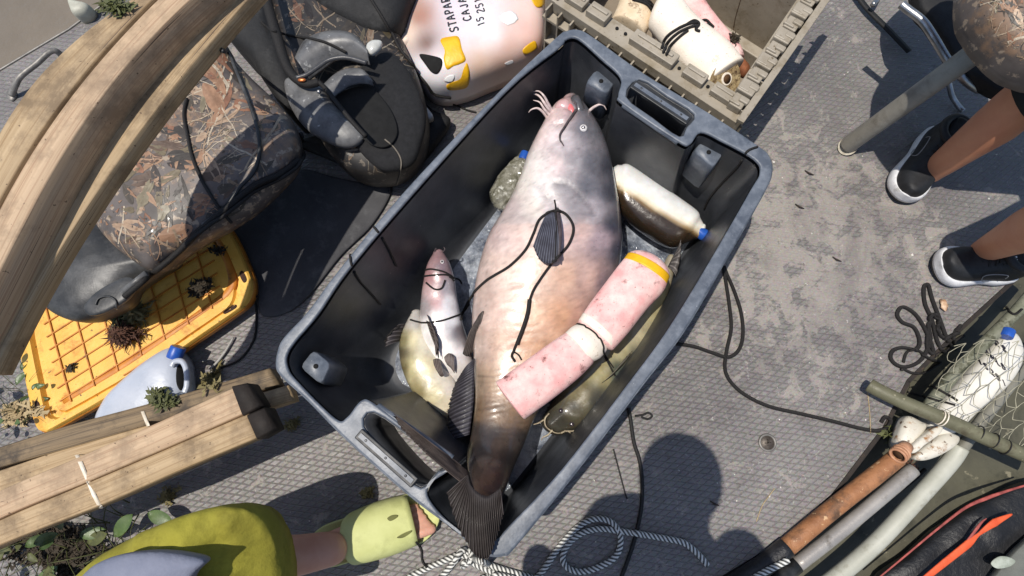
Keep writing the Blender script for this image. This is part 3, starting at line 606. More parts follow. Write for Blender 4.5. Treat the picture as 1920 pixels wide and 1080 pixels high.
# cords on the fish
t = thing("stringer_rope", "twisted black cord looped across the belly of the big catfish", "cord", P(1000,500,.25))
bm = BM(); line(bm, [(862,600),(875,572),(888,552),(915,525),(955,500),(985,470),(1000,440),(1010,415),(1025,402),(1042,396),(1060,402),(1073,420),(1074,438),(1065,460),(1048,480),(1030,500),(1012,525),(1000,545),(992,568),(988,590),(978,620),(968,645),(962,662)], .0034)
obj("loop", bm, BROPE, t, surf=False)
bm = BM(); line(bm, [(993,562),(989,590),(980,618),(970,645)], .005); obj("whipping", bm, BCORD, t, surf=False)
for pth, rr_ in (([(962,660),(960,668),(966,678)], .003), ([(964,660),(972,665),(978,675)], .002), ([(1040,375),(1043,398),(1044,440),(1042,490)], .002)):
    bm = BM(); line(bm, pth, rr_); obj("frayed_end", bm, BCORD, t, surf=False)
bm = BM()
for pth in ([(797,507),(810,505),(832,510),(848,520)], [(796,518),(812,516),(838,516),(850,527)], [(800,530),(815,542),(828,540),(834,525)], [(842,520),(860,524),(866,532)], [(770,600),(790,605),(825,602),(850,594),(868,586),(880,570)], [(720,640),(735,622),(748,612)]): line(bm, pth, .0024)
obj("binding_cord", bm, BCORD, None, "thin black cord wound round the head of the white bellied catfish", "cord", surf=False)
for k, (pth, lb) in enumerate((([(700,424),(712,440),(728,468),(742,498)], "short black cord hanging over the tote wall, nearer the far end"), ([(657,478),(660,500),(672,525),(690,545),(712,570)], "longer black cord hanging over the tote wall, nearer the left corner"), ([(1420,276),(1400,285),(1385,310),(1352,345),(1330,372),(1322,390)], "black cord tied over the right hand corner of the tote"))):
    bm = BM(); line(bm, pth, .0028); obj("hanging_cord", bm, BCORD, None, lb, "cord", surf=False)
# ================================================================== PINK JUG
def jug_paint(samples): return idw(samples)
t = thing("jug", "big pinkish white jug with yellow tape patches and marker writing, above the tote", "jug", P(880,80,.05))
bm = BM(); puff(bm, [(775,-30),(762,20),(752,60),(752,95),(765,125),(782,150),(800,168),(830,174),(870,166),(910,150),(960,130),(1005,108),(1018,80),(1020,20),(1022,-60),(900,-90)], .1, .09, .09, p=3.2, n=8, rings=16)
paint(bm, idw([(760,60,srgb(225,205,190)),(790,30,srgb(170,130,115)),(800,80,srgb(120,95,85)),(780,130,srgb(220,222,230)),(850,20,srgb(214,206,214)),(860,60,srgb(220,214,220)),(900,40,srgb(230,228,232)),(920,60,srgb(226,220,220)),(960,90,srgb(212,180,168)),(985,60,srgb(226,190,180)),(1000,20,srgb(232,205,196)),(900,120,srgb(215,186,166)),(940,125,srgb(200,168,152)),(1005,95,srgb(190,150,134)),(820,165,srgb(226,226,232)),(850,150,srgb(228,220,218)),(820,100,srgb(200,190,192))]))
JUG = mat("jug_plastic", (.9,.9,.9), (.94,.9,.88), .32, 14, attr=True, bump=.12, bscale=40, sss=.2, coat=.25)
jb = obj("jug_body", bm, JUG, t)
bm = BM(); tube(bm, [P(770,85,.14), P(758,72,.145)], [.03,.026], 24); obj("neck", bm, mat("jug_neck", srgb(226,206,190), srgb(214,190,176), .4, 20), t)
bm = BM(); a, b_ = P(757,72,.145), P(735,58,.15); tube(bm, [a, a.lerp(b_, .1), a.lerp(b_, .85), b_], [.032,.034,.034,.03], 32); obj("cap", bm, mat("cap_white", srgb(226,220,210), srgb(200,190,176), .4, 30, c3=srgb(150,130,110), s3=60, t3=.6), t, auto=40)
def patch(name, out, m, parent, off=.0015, n=3, label=None, sm=4):
    pts = cr([Vector((a, b_, 0)) for a, b_ in out], sm, True); c = sum(pts, Vector())/len(pts); bm = BM(); rings_ = []
    for s in (1, .75, .5, .25): rings_.append([drape(c.x+(k.x-c.x)*s, c.y+(k.y-c.y)*s, off) for k in pts])
    V = skin(bm, rings_, capa=False, capb=True); return obj(name, bm, m, parent, label=label, surf=False, solid=.0004, auto=30)
patch("handle_gap", [(787,102),(797,120),(810,136),(821,138),(829,124),(828,111),(812,105)], mat("hole_black", (.004,.004,.004)), t)
patch("tape_patch", [(826,75),(845,69),(860,70),(866,92),(873,112),(862,120),(850,124),(838,130),(832,112),(834,95)], YTAPE, t, label="largest yellow tape patch")
patch("tape_patch", [(838,158),(862,148),(868,132),(875,118),(880,135),(878,158),(868,166),(842,168)], YTAPE, t, label="lower yellow tape strip")
patch("tape_patch", [(980,92),(1000,77),(1006,84),(1004,92),(985,102)], YTAPE, t, label="small yellow tape scrap"); patch("tape_patch", [(996,-4),(1020,-6),(1024,8),(1006,14)], YTAPE, t, label="yellow tape by the top edge")
WLAB = mat("label_white", srgb(236,234,232), srgb(228,226,224), .5, 60)
patch("sticker", [(936,32),(958,20),(972,36),(952,48)], WLAB, t, sm=2); patch("sticker", [(838,143),(852,140),(848,153),(833,152)], WLAB, t, sm=2); patch("sticker", [(946,118),(960,112),(962,118),(950,121)], WLAB, t, sm=2)
INK = mat("marker_ink", srgb(28,26,40), srgb(40,38,52), .6, 90, bump=0)
bm = BM(); write(bm, "STAPARI", (860,57), (-3.2,-11), (-15,4), .0024); write(bm, "CAJAM", (884,37), (-3.2,-11.5), (-14,4), .0023); write(bm, "15", (909,46), (-2,-9), (-12,4), .002); write(bm, "2510", (908,22), (-2,-10), (-13,4), .002)
obj("handwriting", bm, INK, t, surf=False)
# ================================================================== TAN CRATE
TAN = mat("crate_tan", srgb(158,149,134), srgb(142,133,118), .5, 14, c3=srgb(120,108,86), s3=20, t3=.62, w3=.12, bump=.3, bscale=160, bdist=.0015, c4=srgb(98,84,62), s4=90, t4=.68)
TAN2 = mat("crate_tan_dull", srgb(132,120,104), srgb(118,107,92), .55, 5, c3=srgb(104,90,70), s3=6, t3=.62, w3=.1, bump=.25, bscale=60)
cr_ = thing("storage_crate", "tan plastic crate with hinged lid edge behind the tote, holding foam floats", "crate", P(1300,60,.0))
CZ = .33
bm = BM()
def wall(bm, a, b_, zt, zb, th, shift=(0,0)):
    A_, B_ = P(*a, CZ), P(*b_, CZ); A_.z = B_.z = 0; d = (B_-A_).normalized(); nn = Vector((-d.y, d.x, 0))*th
    s = Vector((*shift, 0))
    lo = [A_+s+Vector((0,0,zb)), B_+s+Vector((0,0,zb)), B_+s+nn+Vector((0,0,zb)), A_+s+nn+Vector((0,0,zb))]; hi = [k-s+Vector((0,0,zt-zb)) for k in lo]
    vs = [bm.verts.new(k) for k in lo+hi]
    for f in ((0,1,2,3),(4,5,6,7),(0,1,5,4),(1,2,6,5),(2,3,7,6),(3,0,4,7)): bm.faces.new([vs[i] for i in f])
F1, F2, B2, B1 = (1022,-8), (1378,222), (1545,-30), (1190,-260)
wall(bm, F1, F2, CZ, .004, .008); wall(bm, F2, B2, CZ, .004, .008); wall(bm, B1, F1, CZ, .004, .008); wall(bm, B2, B1, CZ, .004, .008)
obj("crate_wall", bm, TAN, cr_, smooth=False, bevel=.002)
a, b_, c, d = [P(*k, CZ) for k in (F1, F2, B2, B1)]
bm = BM(); bx = [k*1.0 for k in (a, b_, c, d)]
for k in bx: k.z = .03
mid_ = sum(bx, Vector())/4; skin(bm, [[mid_.lerp(k, .99)-Vector((0,0,.02)) for k in bx], [mid_.lerp(k, .99) for k in bx]]); obj("crate_floor", bm, TAN2, cr_, smooth=False)
# rim on the near side: a band with raised lugs
def band(pts_o, pts_i, z, t_): 
    bm = BM(); board(bm, pts_o, pts_i, z, t_, sub=1, bev=.001); return bm
obj("near_rim", band([(1040,5,.338),(1392,238,.338)], [(1075,-14,.338),(1402,196,.338)], .338, .03), TAN, cr_, smooth=False)
dd = (b_-a).normalized(); nn = Vector((-dd.y, dd.x, 0))
if nn.y < 0: nn = -nn
L_ = (b_-a).length
for k, (s0, s1, w_, zz) in enumerate(((.09,.19,.016,.009),(.21,.31,.018,.012),(.44,.66,.018,.012),(.71,.81,.016,.010),(.85,.95,.016,.009))):
    bm = BM(); p0, p1 = a.lerp(b_, s0), a.lerp(b_, s1); cc = (p0+p1)/2+nn*.026+Vector((0,0,.018)); box_at(bm, cc, (p1-p0)/2, nn*w_, Vector((0,0,zz))); box_at(bm, cc+nn*.004+Vector((0,0,zz*.9)), (p1-p0)*.4, nn*w_*.25, Vector((0,0,zz*.5)))
    obj("rim_lug", bm, TAN, cr_, smooth=False, bevel=.002)
for s in (.36, .405, .685, .83, .965):
    bm = BM(); cc = a.lerp(b_, s)+nn*.026+Vector((0,0,.0095)); tube(bm, [cc, cc+Vector((0,0,.002))], .0045, 14); obj("rim_hole", bm, MATS["hole_black"], cr_)
# ribs down the near face
bm = BM()
for i in range(15):
    s = .04+i*.066; q = a.lerp(b_, s)-nn*.013; q.z = .24; box_at(bm, q, dd*.0022, nn*.014, Vector((0,0,.08)))
q = (a+b_)/2-nn*.014; q.z = .285; box_at(bm, q, dd*L_*.48, nn*.012, Vector((0,0,.004))); q.z = .2; box_at(bm, q, dd*L_*.46, nn*.016, Vector((0,0,.003)))
obj("face_ribs", bm, TAN, cr_, smooth=False)
# right side: rim strip and interlocking lid fingers
obj("side_rim", band([(1365,190,.34),(1500,-10,.34),(1530,-60,.34)], [(1386,206,.34),(1532,-10,.34),(1560,-60,.34)], .34, .03), TAN, cr_, smooth=False)
c0, c1 = P(1377,212,.35), P(1545,-30,.35); ds = (c1-c0).normalized(); ns = Vector((ds.y, -ds.x, 0))
if ns.x < 0: ns = -ns
for i in range(10):
    s = .06+i*.098; bm = BM(); q = c0.lerp(c1, s)-ns*.008
    W_ = .021 if i%2 else .017
    box_at(bm, q, ds*.019, ns*W_, Vector((0,0,.012+.003*(i%2)))); box_at(bm, q+ds*.006+ns*W_*.6+Vector((0,0,.012)), ds*.008, ns*.012, Vector((0,0,.006))); box_at(bm, q-ds*.012-ns*.006+Vector((0,0,.012)), ds*.003, ns*.014, Vector((0,0,.005)))
    obj("hinge_finger", bm, TAN, cr_, smooth=False, bevel=.003)
bm = BM(); p0, p1 = P(1372,250,.30), P(1590,-60,.30); q = (p0+p1)/2; box_at(bm, q+Vector((0,0,.02)), (p1-p0)/2, ns*.004, Vector((0,0,.03))); box_at(bm, q+Vector((0,0,.055)), (p1-p0)/2, ns*.009, Vector((0,0,.006)))
for i in range(12): box_at(bm, p0.lerp(p1, .05+i*.08)-ns*.01+Vector((0,0,.03)), ds*.0015, ns*.01, Vector((0,0,.025)))
obj("folded_lid", bm, TAN, cr_, smooth=False, bevel=.0015)
bm = BM(); q0, q1 = P(1300,20,.1), P(1425,100,.1); box_at(bm, (q0+q1)/2+Vector((0,0,-.03)), (q1-q0)*.62, Vector((-(q1-q0).y, (q1-q0).x, 0)).normalized()*.018, Vector((0,0,.03))); obj("inner_ledge", bm, TAN, cr_, smooth=False, bevel=.003)
bm = BM(); line(bm, [(1392,-10),(1380,30),(1374,62)], .0012, .0008); obj("floor_scratch", bm, mat("grime_brown", srgb(84,62,44)), cr_, surf=False)
# floats inside the crate
def floatc(label, st, m, tapes=(), cords=(), end=None, core=None):
    t = thing("foam_float", label, "foam float", P(st[0][0], st[0][1], .04), "foam floats in the tan crate")
    bm = BM(); loft(bm, st, n=40, sub=8, roundends=(.5, .12)); obj("foam_tube", bm, m, t)
    for k in cords:
        bm = BM()
        for pth in k: line(bm, pth, .0035)
        obj("cord_wrap", bm, BCORD, t, surf=False)
    for k in tapes: patch("tape_patch", k, YTAPE, t)
    if end:
        c, r, nrm = end; dcol = mat("cut_foam", srgb(150,126,88), srgb(186,166,126), .9, 90, c3=srgb(84,62,40), s3=70, t3=.55, bump=1, bscale=150, bdist=.006)
        bm = BM(); tube(bm, [c-nrm*.01, c+nrm*.004], [r, r*.97], 32); o = obj("cut_end", bm, dcol, t, auto=40)
        bm = BM(); tube(bm, [c+nrm*.001, c+nrm*.006], [r*.36, r*.33], 24); obj("end_ring", bm, CREAM, o, auto=40)
        bm = BM(); tube(bm, [c+nrm*.004, c+nrm*.0075], [r*.24, r*.24], 20); obj("core_hole", bm, mat("hole_brown", srgb(84,58,32), srgb(60,40,22), .8), o)
    return t
floatc("short cream foam float, leftmost in the tan crate, tied at its top", [(1212,-10,1172,-50,.26,.04),(1222,35,1160,5,.25,.042),(1208,70,1146,38,.24,.042)], foam("foam_dirty", srgb(226,208,180), srgb(206,184,152), srgb(110,84,58), .6), cords=([[(1172,-4),(1200,-2),(1222,8),(1226,24)],[(1180,-6),(1206,2),(1225,16)],[(1186,0),(1210,8),(1224,26)]],))
floatc("slim pink foam float with an orange rag, rightmost in the tan crate", [(1250,-40,1300,-60,.22,.034),(1268,20,1320,0,.21,.035),(1300,60,1345,38,.205,.035),(1340,110,1384,85,.2,.035),(1352,128,1394,108,.2,.032)], PINK, cords=([[(1296,52),(1305,44),(1322,38),(1332,46),(1338,52)],[(1300,60),(1312,50),(1330,46)]],))
patch("orange_rag", [(1352,92),(1362,88),(1376,92),(1378,98),(1366,104),(1354,100)], YTAPE, None, off=.004); r_ = bpy.data.objects["orange_rag"]; tag(r_, "scrap of orange yellow tape stuck on the slim pink float", "tape scrap")
bm = BM(); loft(bm, [(1378,124,1392,112,.2,.02),(1390,142,1402,122,.19,.02)], n=20, sub=6); obj("brown_stub", bm, mat("rust_brown", srgb(150,92,58), srgb(110,66,42), .7, 60), None, "brown stub poking past the end of the slim pink float", "stub")
nrm = (P(1356,152,.27)-P(1300,90,.29)).normalized()
nrm = Vector((.42,-.5,.75)).normalized()
floatc("thick cream foam float with a dirty cut end in the tan crate", [(1218,50,1262,-20,.28,.048),(1228,62,1290,20,.28,.05),(1250,90,1318,48,.275,.05),(1290,135,1362,82,.275,.052),(1318,165,1392,118,.27,.052)], CREAM, cords=([[(1240,92),(1250,70),(1268,56),(1290,46),(1306,44)],[(1244,98),(1254,78),(1272,62),(1294,52),(1308,50)],[(1250,102),(1258,86),(1274,70),(1290,58)],[(1288,46),(1300,40),(1310,46),(1304,56),(1312,60)]],), end=(P(1360,148,.285), .049, nrm))
# ================================================================== LUMBER
def wood(name, c1, c2, grain, dirt=srgb(110,88,60)):
    m = bpy.data.materials.new(name); m.use_nodes = True; n = m.node_tree.nodes; L = m.node_tree.links; b = n["Principled BSDF"]; b.inputs["Roughness"].default_value = .7
    tc = n.new("ShaderNodeTexCoord")
    def nz(src, s, st, det=6, dist=0, r=.6):
        mp = n.new("ShaderNodeMapping"); mp.inputs["Scale"].default_value = st; L.new(tc.outputs[src], mp.inputs[0]); q = n.new("ShaderNodeTexNoise"); q.inputs["Scale"].default_value = s; q.inputs["Detail"].default_value = det; q.inputs["Distortion"].default_value = dist; q.inputs["Roughness"].default_value = r; L.new(mp.outputs[0], q.inputs[0]); return q.outputs[0]
    def rmp(s, a, c):
        q = n.new("ShaderNodeMapRange"); q.inputs[1].default_value = a; q.inputs[2].default_value = c; L.new(s, q.inputs[0]); return q.outputs[0]
    def mix(f, a, c):
        q = n.new("ShaderNodeMix"); q.data_type = 'RGBA'; L.new(f, q.inputs[0])
        for s, v in ((6, a), (7, c)):
            if hasattr(v, 'links'): L.new(v, q.inputs[s])
            else: q.inputs[s].default_value = (*v, 1)
        return q.outputs[2]
    g = nz("UV", 14, (.35, 9, 1), 8, .6); col = mix(rmp(g, .3, .7), c1, c2); g2 = nz("UV", 40, (.08, 6, 1), 4)
    col = mix(rmp(g2, .52, .6), col, grain); col = mix(rmp(nz("Object", 9, (1,1,1), 8, 0, .7), .48, .64), col, dirt); crk = nz("UV", 26, (.05, 5, 1), 3, .4); col = mix(rmp(crk, .66, .69), col, srgb(70,52,38))
    kn = nz("UV", 5.5, (1, 2.2, 1), 2, .3); col = mix(rmp(kn, .70, .75), col, srgb(112,76,46)); sp = nz("Object", 130, (1,1,1), 2); col = mix(rmp(sp, .7, .74), col, srgb(80,62,44))
    L.new(col, b.inputs["Base Color"]); bp = n.new("ShaderNodeBump"); bp.inputs["Strength"].default_value = .4; bp.inputs["Distance"].default_value = .0015; L.new(g2, bp.inputs["Height"]); L.new(bp.outputs[0], b.inputs["Normal"])
    return m
W1 = wood("pine_pale", srgb(190,164,134), srgb(170,144,114), srgb(160,130,102), srgb(140,118,94)); W2 = wood("pine_grubby", srgb(180,156,122), srgb(156,132,98), srgb(146,120,86), srgb(122,102,76)); W3 = wood("pine_dirty", srgb(132,112,84), srgb(104,88,66), srgb(80,66,50), srgb(60,50,38))
GL = "long pine boards crossing the left side"
import numpy as np
def arc(pts, ys=(-60,0,60,130,200,280,360,440,520,600,700)):
    y = [q[1] for q in pts]; k = np.polyfit(y, [q[0] for q in pts], 3); return [(float(np.polyval(k, v)), v) for v in ys]
z1 = .74
l0, l1 = arc([(235,7),(187,40),(127,80),(67,150),(0,257),(-80,400),(-150,540)]), arc([(290,0),(265,27),(165,135),(81,250),(8,364),(-40,470),(-90,600)])
l2, l3 = arc([(353,0),(267,95),(157,215),(80,360),(43,427),(-2,500),(-60,620)]), arc([(410,0),(320,107),(240,207),(130,360),(53,480),(0,583),(-40,680)])
l4 = arc([(459,0),(417,60),(333,153),(177,360),(104,483),(66,550),(30,614),(0,670),(-15,700)])
sh_ = lambda l, dx: [(x+dx, y) for x, y in l]
bm = BM(); board(bm, l0, sh_(l1, -6), z1-.004, .06); obj("board", bm, W2, None, "outermost curved pine board, nearest the river at upper left", "board", GL)
bm = BM(); board(bm, sh_(l1, 3), l2, z1+.006, .085); obj("board", bm, W1, None, "middle pine board of the three at upper left, standing proud", "board", GL)
bm = BM(); board(bm, sh_(l3, -22), l4, z1-.06, .04); obj("board", bm, W2, None, "inner pine board of the three at upper left, above the camouflage seat", "board", GL)
GB = "short pine boards at lower left"
bm = BM(); board(bm, [(-120,878),(0,838),(130,797),(267,760),(400,722),(505,690)], [(-120,916),(0,876),(130,840),(267,800),(410,758),(520,722)], .215, .045); obj("board", bm, W3, None, "dirty weathered board lowest and farthest back of the lower left stack", "board", GB)
bm = BM(); board(bm, [(-120,922),(0,882),(150,832),(300,790),(420,756),(540,722)], [(-120,975),(0,935),(150,885),(310,832),(430,790),(548,752)], .212, .045); obj("board", bm, W3 if 0 else W2, None, "grubby board of the lower left stack whose pale end meets the tote corner", "board", GB)
t = thing("board", "clean pale pine board with black end cap, upper of the front pair at lower left", "board", P(300,840,.1), GB)
bm = BM(); board(bm, [(-120,985),(0,920),(147,857),(300,790),(440,726)], [(-120,1035),(0,972),(170,900),(310,840),(466,772)], .335, .05); obj("plank", bm, W1, t)
CAPM = mat("cap_rubber", srgb(34,26,20), srgb(24,18,14), .75, 30, bump=.3, bscale=120)
bm = BM(); board(bm, [(434,724),(462,718)], [(455,780),(487,762)], .339, .06, sub=2, bev=.004); obj("end_cap", bm, CAPM, t)
t = thing("board", "stained pine board with black end cap, lower of the front pair at lower left", "board", P(300,890,.1), GB)
bm = BM(); board(bm, [(-120,1038),(0,975),(170,903),(310,843),(466,775)], [(-120,1085),(0,1022),(187,948),(330,885),(484,820)], .332, .05); obj("plank", bm, W2, t)
bm = BM(); board(bm, [(462,778),(494,764)], [(482,824),(513,806)], .336, .06, sub=2, bev=.004); obj("end_cap", bm, CAPM, t)
STR = mat("strap_white", srgb(232,222,205), srgb(214,200,178), .5, 60)
bm = BM(); A_ = [(144,853),(150,866),(158,885),(166,903),(176,928),(186,947),(188,952)]
l = [drape(x-3, y, .002) for x, y in A_]; r_ = [drape(x+5, y-1, .002) for x, y in A_]; skin(bm, [[a, b_, b_-Vector((0,0,.0012)), a-Vector((0,0,.0012))] for a, b_ in zip(l, r_)]); obj("strap", bm, STR, None, "white strap round the front pair of lower left boards", "strap", surf=False)
bm = BM(); A_ = [(262,757),(268,772),(275,790),(279,800)]; l = [drape(x-3, y, .002) for x, y in A_]; r_ = [drape(x+3, y-1, .002) for x, y in A_]; skin(bm, [[a, b_, b_-Vector((0,0,.0012)), a-Vector((0,0,.0012))] for a, b_ in zip(l, r_)]); obj("strap", bm, STR, None, "dull strap round the dark weathered board below the grey jug", "strap", surf=False)
# ================================================================== YELLOW LID, JUG, WEEDS AT THE LEFT
LID = mat("lid_yellow", srgb(230,182,84), srgb(216,162,64), .5, 12, c3=srgb(176,112,36), s3=16, t3=.62, w3=.08, bump=.3, bscale=120, c4=srgb(84,56,30), s4=60, t4=.69)
LIDD = mat("lid_orange", srgb(196,128,44), srgb(178,104,24), .5, 20, bump=.2, c3=srgb(110,70,30), s3=30, t3=.62)
lo_ = [(28,585),(80,530),(220,455),(395,405),(422,424),(440,452),(460,497),(471,532),(462,566),(430,592),(360,640),(250,716),(105,800),(82,808),(66,798),(52,740)]
t = thing("crate_lid", "yellow ribbed plastic crate lid strewn with weeds, lying under the camouflage seat", "crate lid", P(240,620,0))
bm = BM(); pts = cr([P(x, y, .07) for x, y in lo_], 3, True); cc = sum(pts, Vector())/len(pts)
sc_ = lambda s, dz: [cc+Vector(((q.x-cc.x)*s, (q.y-cc.y)*s, dz)) for q in pts]
skin(bm, [sc_(1.0, -.03), sc_(1.012, -.028), sc_(1.0, -.002), sc_(.985, .002), sc_(.90, .002), sc_(.885, -.012), sc_(.84, -.013), sc_(.825, -.004), sc_(.5, -.003), sc_(.2, -.003)]); obj("lid_panel", bm, LID, t, auto=40)
bm = BM(); skin(bm, [sc_(1.015, -.034), sc_(1.018, -.02), sc_(1.005, -.012)], capa=False, capb=False); obj("lid_edge", bm, LIDD, t, solid=.002)
bm = BM(); tube(bm, [P(x, y, .062) for x, y in ((398,436),(414,452),(428,490),(436,528),(424,552),(380,584),(300,640),(225,690),(120,752))], .014, 10, smooth=5, flat=.45); obj("raised_channel", bm, LIDD, t)
def inlid(x, y):
    q = P(x, y, .07); r = (q-cc)
    # inside test against scaled outline
    n_ = 0; pp = [cc+(k-cc)*.8 for k in pts]
    for a, b_ in zip(pp, pp[1:]+pp[:1]):
        if (a.y > q.y) != (b_.y > q.y) and q.x < (b_.x-a.x)*(q.y-a.y)/(b_.y-a.y)+a.x: n_ ^= 1
    return n_
for fam, (dx, dy, ox, oy) in enumerate(((38,-24,-14,36),(14,52,44,-29))):
    for i in range(-4, 16):
        run = []
        for k in range(-14, 26):
            x, y = 150+ox*i+dx*k*.5, 620+oy*i+dy*k*.5
            if inlid(x, y): run.append((x, y))
        if len(run) > 2:
            bm = BM(); a, b_ = P(*run[0], .068), P(*run[-1], .068); d = (b_-a).normalized(); box_at(bm, (a+b_)/2, (b_-a)/2, Vector((-d.y, d.x, 0))*.0016, Vector((0,0,.0028+fam*.0004))); obj("rib", bm, LIDD, t, smooth=False)
for q in ([(455,508),(463,524),(457,530),(449,514)], [(420,582),(440,571),(443,577),(422,589)], [(300,680),(318,669),(322,674),(303,686)], [(66,752),(74,756),(74,772),(68,776)]):
    patch("slot_hole", q, mat("slot_dark", srgb(60,34,20), srgb(44,24,14), .8), t, off=.0012)
t = thing("oil_jug", "pale grey plastic jug with blue cap beside the yellow lid", "jug", P(280,720,0))
bm = BM(); puff(bm, [(185,790),(196,762),(215,735),(262,692),(300,664),(324,652),(336,656),(350,676),(355,700),(355,730),(340,755),(290,790),(250,810),(200,812)], .05, .05, .045, p=2.8, n=6, rings=14); 
obj("jug_body", bm, mat("jug_silver", srgb(176,182,194), srgb(160,168,182), .3, 14, bump=.15, bscale=50, coat=.3), t)
patch("handle_gap", [(333,686),(341,684),(346,694),(346,722),(338,732),(331,720),(330,700)], MATS["hole_black"], t, off=.001); cap(t, (326,672), (335,650), .085, .02, zb=.09)
bm = BM(); tube(bm, [P(x, y, .1) for x, y in ((322,688),(328,678),(342,678),(350,694),(351,722),(346,736))], .008, 10, smooth=4); obj("handle", bm, MATS["jug_silver"], t)
WEED = [mat("weed_dark", srgb(58,48,34), srgb(42,36,26), .8, 60), mat("weed_green", srgb(84,88,44), srgb(62,66,34), .6, 60), mat("weed_olive", srgb(128,118,74), srgb(100,90,56), .6, 60), mat("root_brown", srgb(86,54,38), srgb(60,38,28), .8, 60), mat("leaf_green", srgb(84,104,58), srgb(60,80,42), .4, 30), mat("straw", srgb(176,158,120), srgb(150,130,96), .7, 60)]
def clump(x, y, rp, n, m, label, name="weed_clump", hgt=.025, group="weed clumps scattered round the deck", ln=.03, w=.0025, z=None, kind=None):
    bm = BM(); s = random.Random(int(x*7+y)); n = int(n*1.5)
    for i in range(n):
        a = s.uniform(0, 6.28); r = rp*max(.35, .6+.35*math.sin(a*2+x)+.2*math.sin(a*5+y))*s.random(); px, py = x+r*math.cos(a)*1.2, y+r*math.sin(a)*.9
        b0 = drape(px, py, .002) if z is None else P(px, py, z); b0 = b0+Vector((0,0,s.uniform(0, hgt)*(1-r/rp/1.3)))
        d = Vector((s.uniform(-1,1), s.uniform(-1,1), s.uniform(-.35,.35))).normalized()*ln*s.uniform(.25, 1.0)*(.6 if s.random() < .6 else 1); k = Vector((s.uniform(-1,1), s.uniform(-1,1), s.uniform(-.3,.5)))*ln*.45
        side = d.cross(Vector((s.uniform(-.4,.4), s.uniform(-.4,.4), 1))).normalized()*w*s.uniform(.4, 2.0)
        p = [b0, b0+d*.5+k*.6, b0+d]; v = [bm.verts.new(q) for q in (p[0]-side*.3, p[0]+side*.3, p[1]+side, p[2], p[1]-side)]
        bm.faces.new(v)
    return obj(name, bm, m, None, label, "weed clump", group, kind, surf=False)
clump(240,630,26,420,WEED[3],"reddish brown root clump on the yellow lid", "root_clump", .05, None, .05, .0015); clump(262,590,24,160,WEED[2],"olive stalk tuft above the root clump on the yellow lid", hgt=.04, ln=.05)
clump(380,540,22,200,WEED[0],"dark weed clump on the upper right of the yellow lid", hgt=.02); clump(230,600,20,90,WEED[1],"green weed scrap left of the root clump", hgt=.03, ln=.05)
clump(308,748,26,320,WEED[1],"green weed clump on the boards under the grey jug", hgt=.04, ln=.028); clump(400,712,24,200,WEED[2],"olive weed clump beside the tote corner board", hgt=.03); clump(550,797,13,150,WEED[2],"lone olive weed tuft on the bare deck below the tote", hgt=.022, ln=.02)
clump(318,930,24,150,WEED[2],"pale weed clump in the shade below the front boards", hgt=.02, ln=.02); clump(215,14,26,260,WEED[1],"green weed clump lying on top of the uppermost boards", hgt=.02, ln=.03); clump(688,925,11,120,WEED[2],"small olive weed tuft touching the yellow slide", hgt=.02, ln=.018)
clump(1375,75,10,90,WEED[0],"dark weed bit on the ledge inside the tan crate", hgt=.015, ln=.018); clump(135,690,10,40,WEED[0],"tiny dark weed bit in the middle of the yellow lid", hgt=.01, ln=.015); clump(410,470,14,60,WEED[0],"dark weed bit at the top corner of the yellow lid", hgt=.01, ln=.02)
clump(1665,815,12,50,WEED[1],"green grass tuft by the net frame at the deck edge", hgt=.05, ln=.06); clump(1695,880,16,160,WEED[3],"brown root tangle at the neck of the cut white jug", hgt=.04, ln=.035, w=.0012)
def plant(name, x, y, rp, n, m, label, z, ln, w, cat="plant", seed=1):
    s = random.Random(seed); t = thing(name, label, cat, P(x, y, z)); 
    bml = BM(); bms = BM()
    for i in range(n):
        a, r = s.uniform(0, 6.28), rp*math.sqrt(s.random()); b0 = P(x+r*math.cos(a)*1.3, y+r*math.sin(a), z+s.uniform(0, .03)); d = Vector((s.uniform(-1,1), s.uniform(-1,1), s.uniform(.1,.7))).normalized()*ln*s.uniform(.5, 1.2)
        mid = b0+d*.5+Vector((0,0,.012)); e = b0+d
        if i%3: tube(bms, [b0, mid, e], [w*.16, w*.1, w*.05], 5, smooth=3)
        else:
            dn = d.normalized(); sd_ = dn.cross(Vector((0,0,1))).normalized(); ww = w*s.uniform(.7, 1.7); L_ = ww*4.5
            for q in range(2):
                o = [];
                for k in range(9):
                    u = k/8; wd = math.sin(math.pi*u)**.7*ww; o.append((e+dn*(u*L_)+Vector((0,0,-.02*u*u)), wd))
                vl = [bml.verts.new(p+sd_*wd+Vector((0,0,.004))) for p, wd in o]; vc = [bml.verts.new(p) for p, wd in o]; vr = [bml.verts.new(p-sd_*wd+Vector((0,0,.004))) for p, wd in o]
                for k in range(8):
                    bml.faces.new((vl[k], vl[k+1], vc[k+1], vc[k])); bml.faces.new((vc[k], vc[k+1], vr[k+1], vr[k]))
                break
    obj("stems", bms, WEED[1], t, surf=False); obj("leaves", bml, m, t, surf=False)
plant("water_plant", 195, 990, 60, 45, WEED[4], "broad leaved green water plants heaped below the front boards at lower left", .03, .11, .012, seed=3)
plant("water_plant", 50, 1020, 70, 70, WEED[1], "dark stalky water plants in the bottom left corner", .02, .1, .010, seed=5)
plant("water_plant", 15, 760, 45, 70, WEED[4], "light green grassy plants at the left edge beside the yellow lid", .02, .09, .006, seed=8)
clump(40,775,34,260,WEED[5],"pale dead leaf litter between yellow lid and lower left boards", hgt=.02, ln=.045, w=.004)
# dark wet mats of plant rubbish below
clump(120,1030,120,1500,WEED[0],"dark plant litter spread under the water plants", hgt=.02, ln=.035, w=.003, z=.02, kind="stuff", group=None)
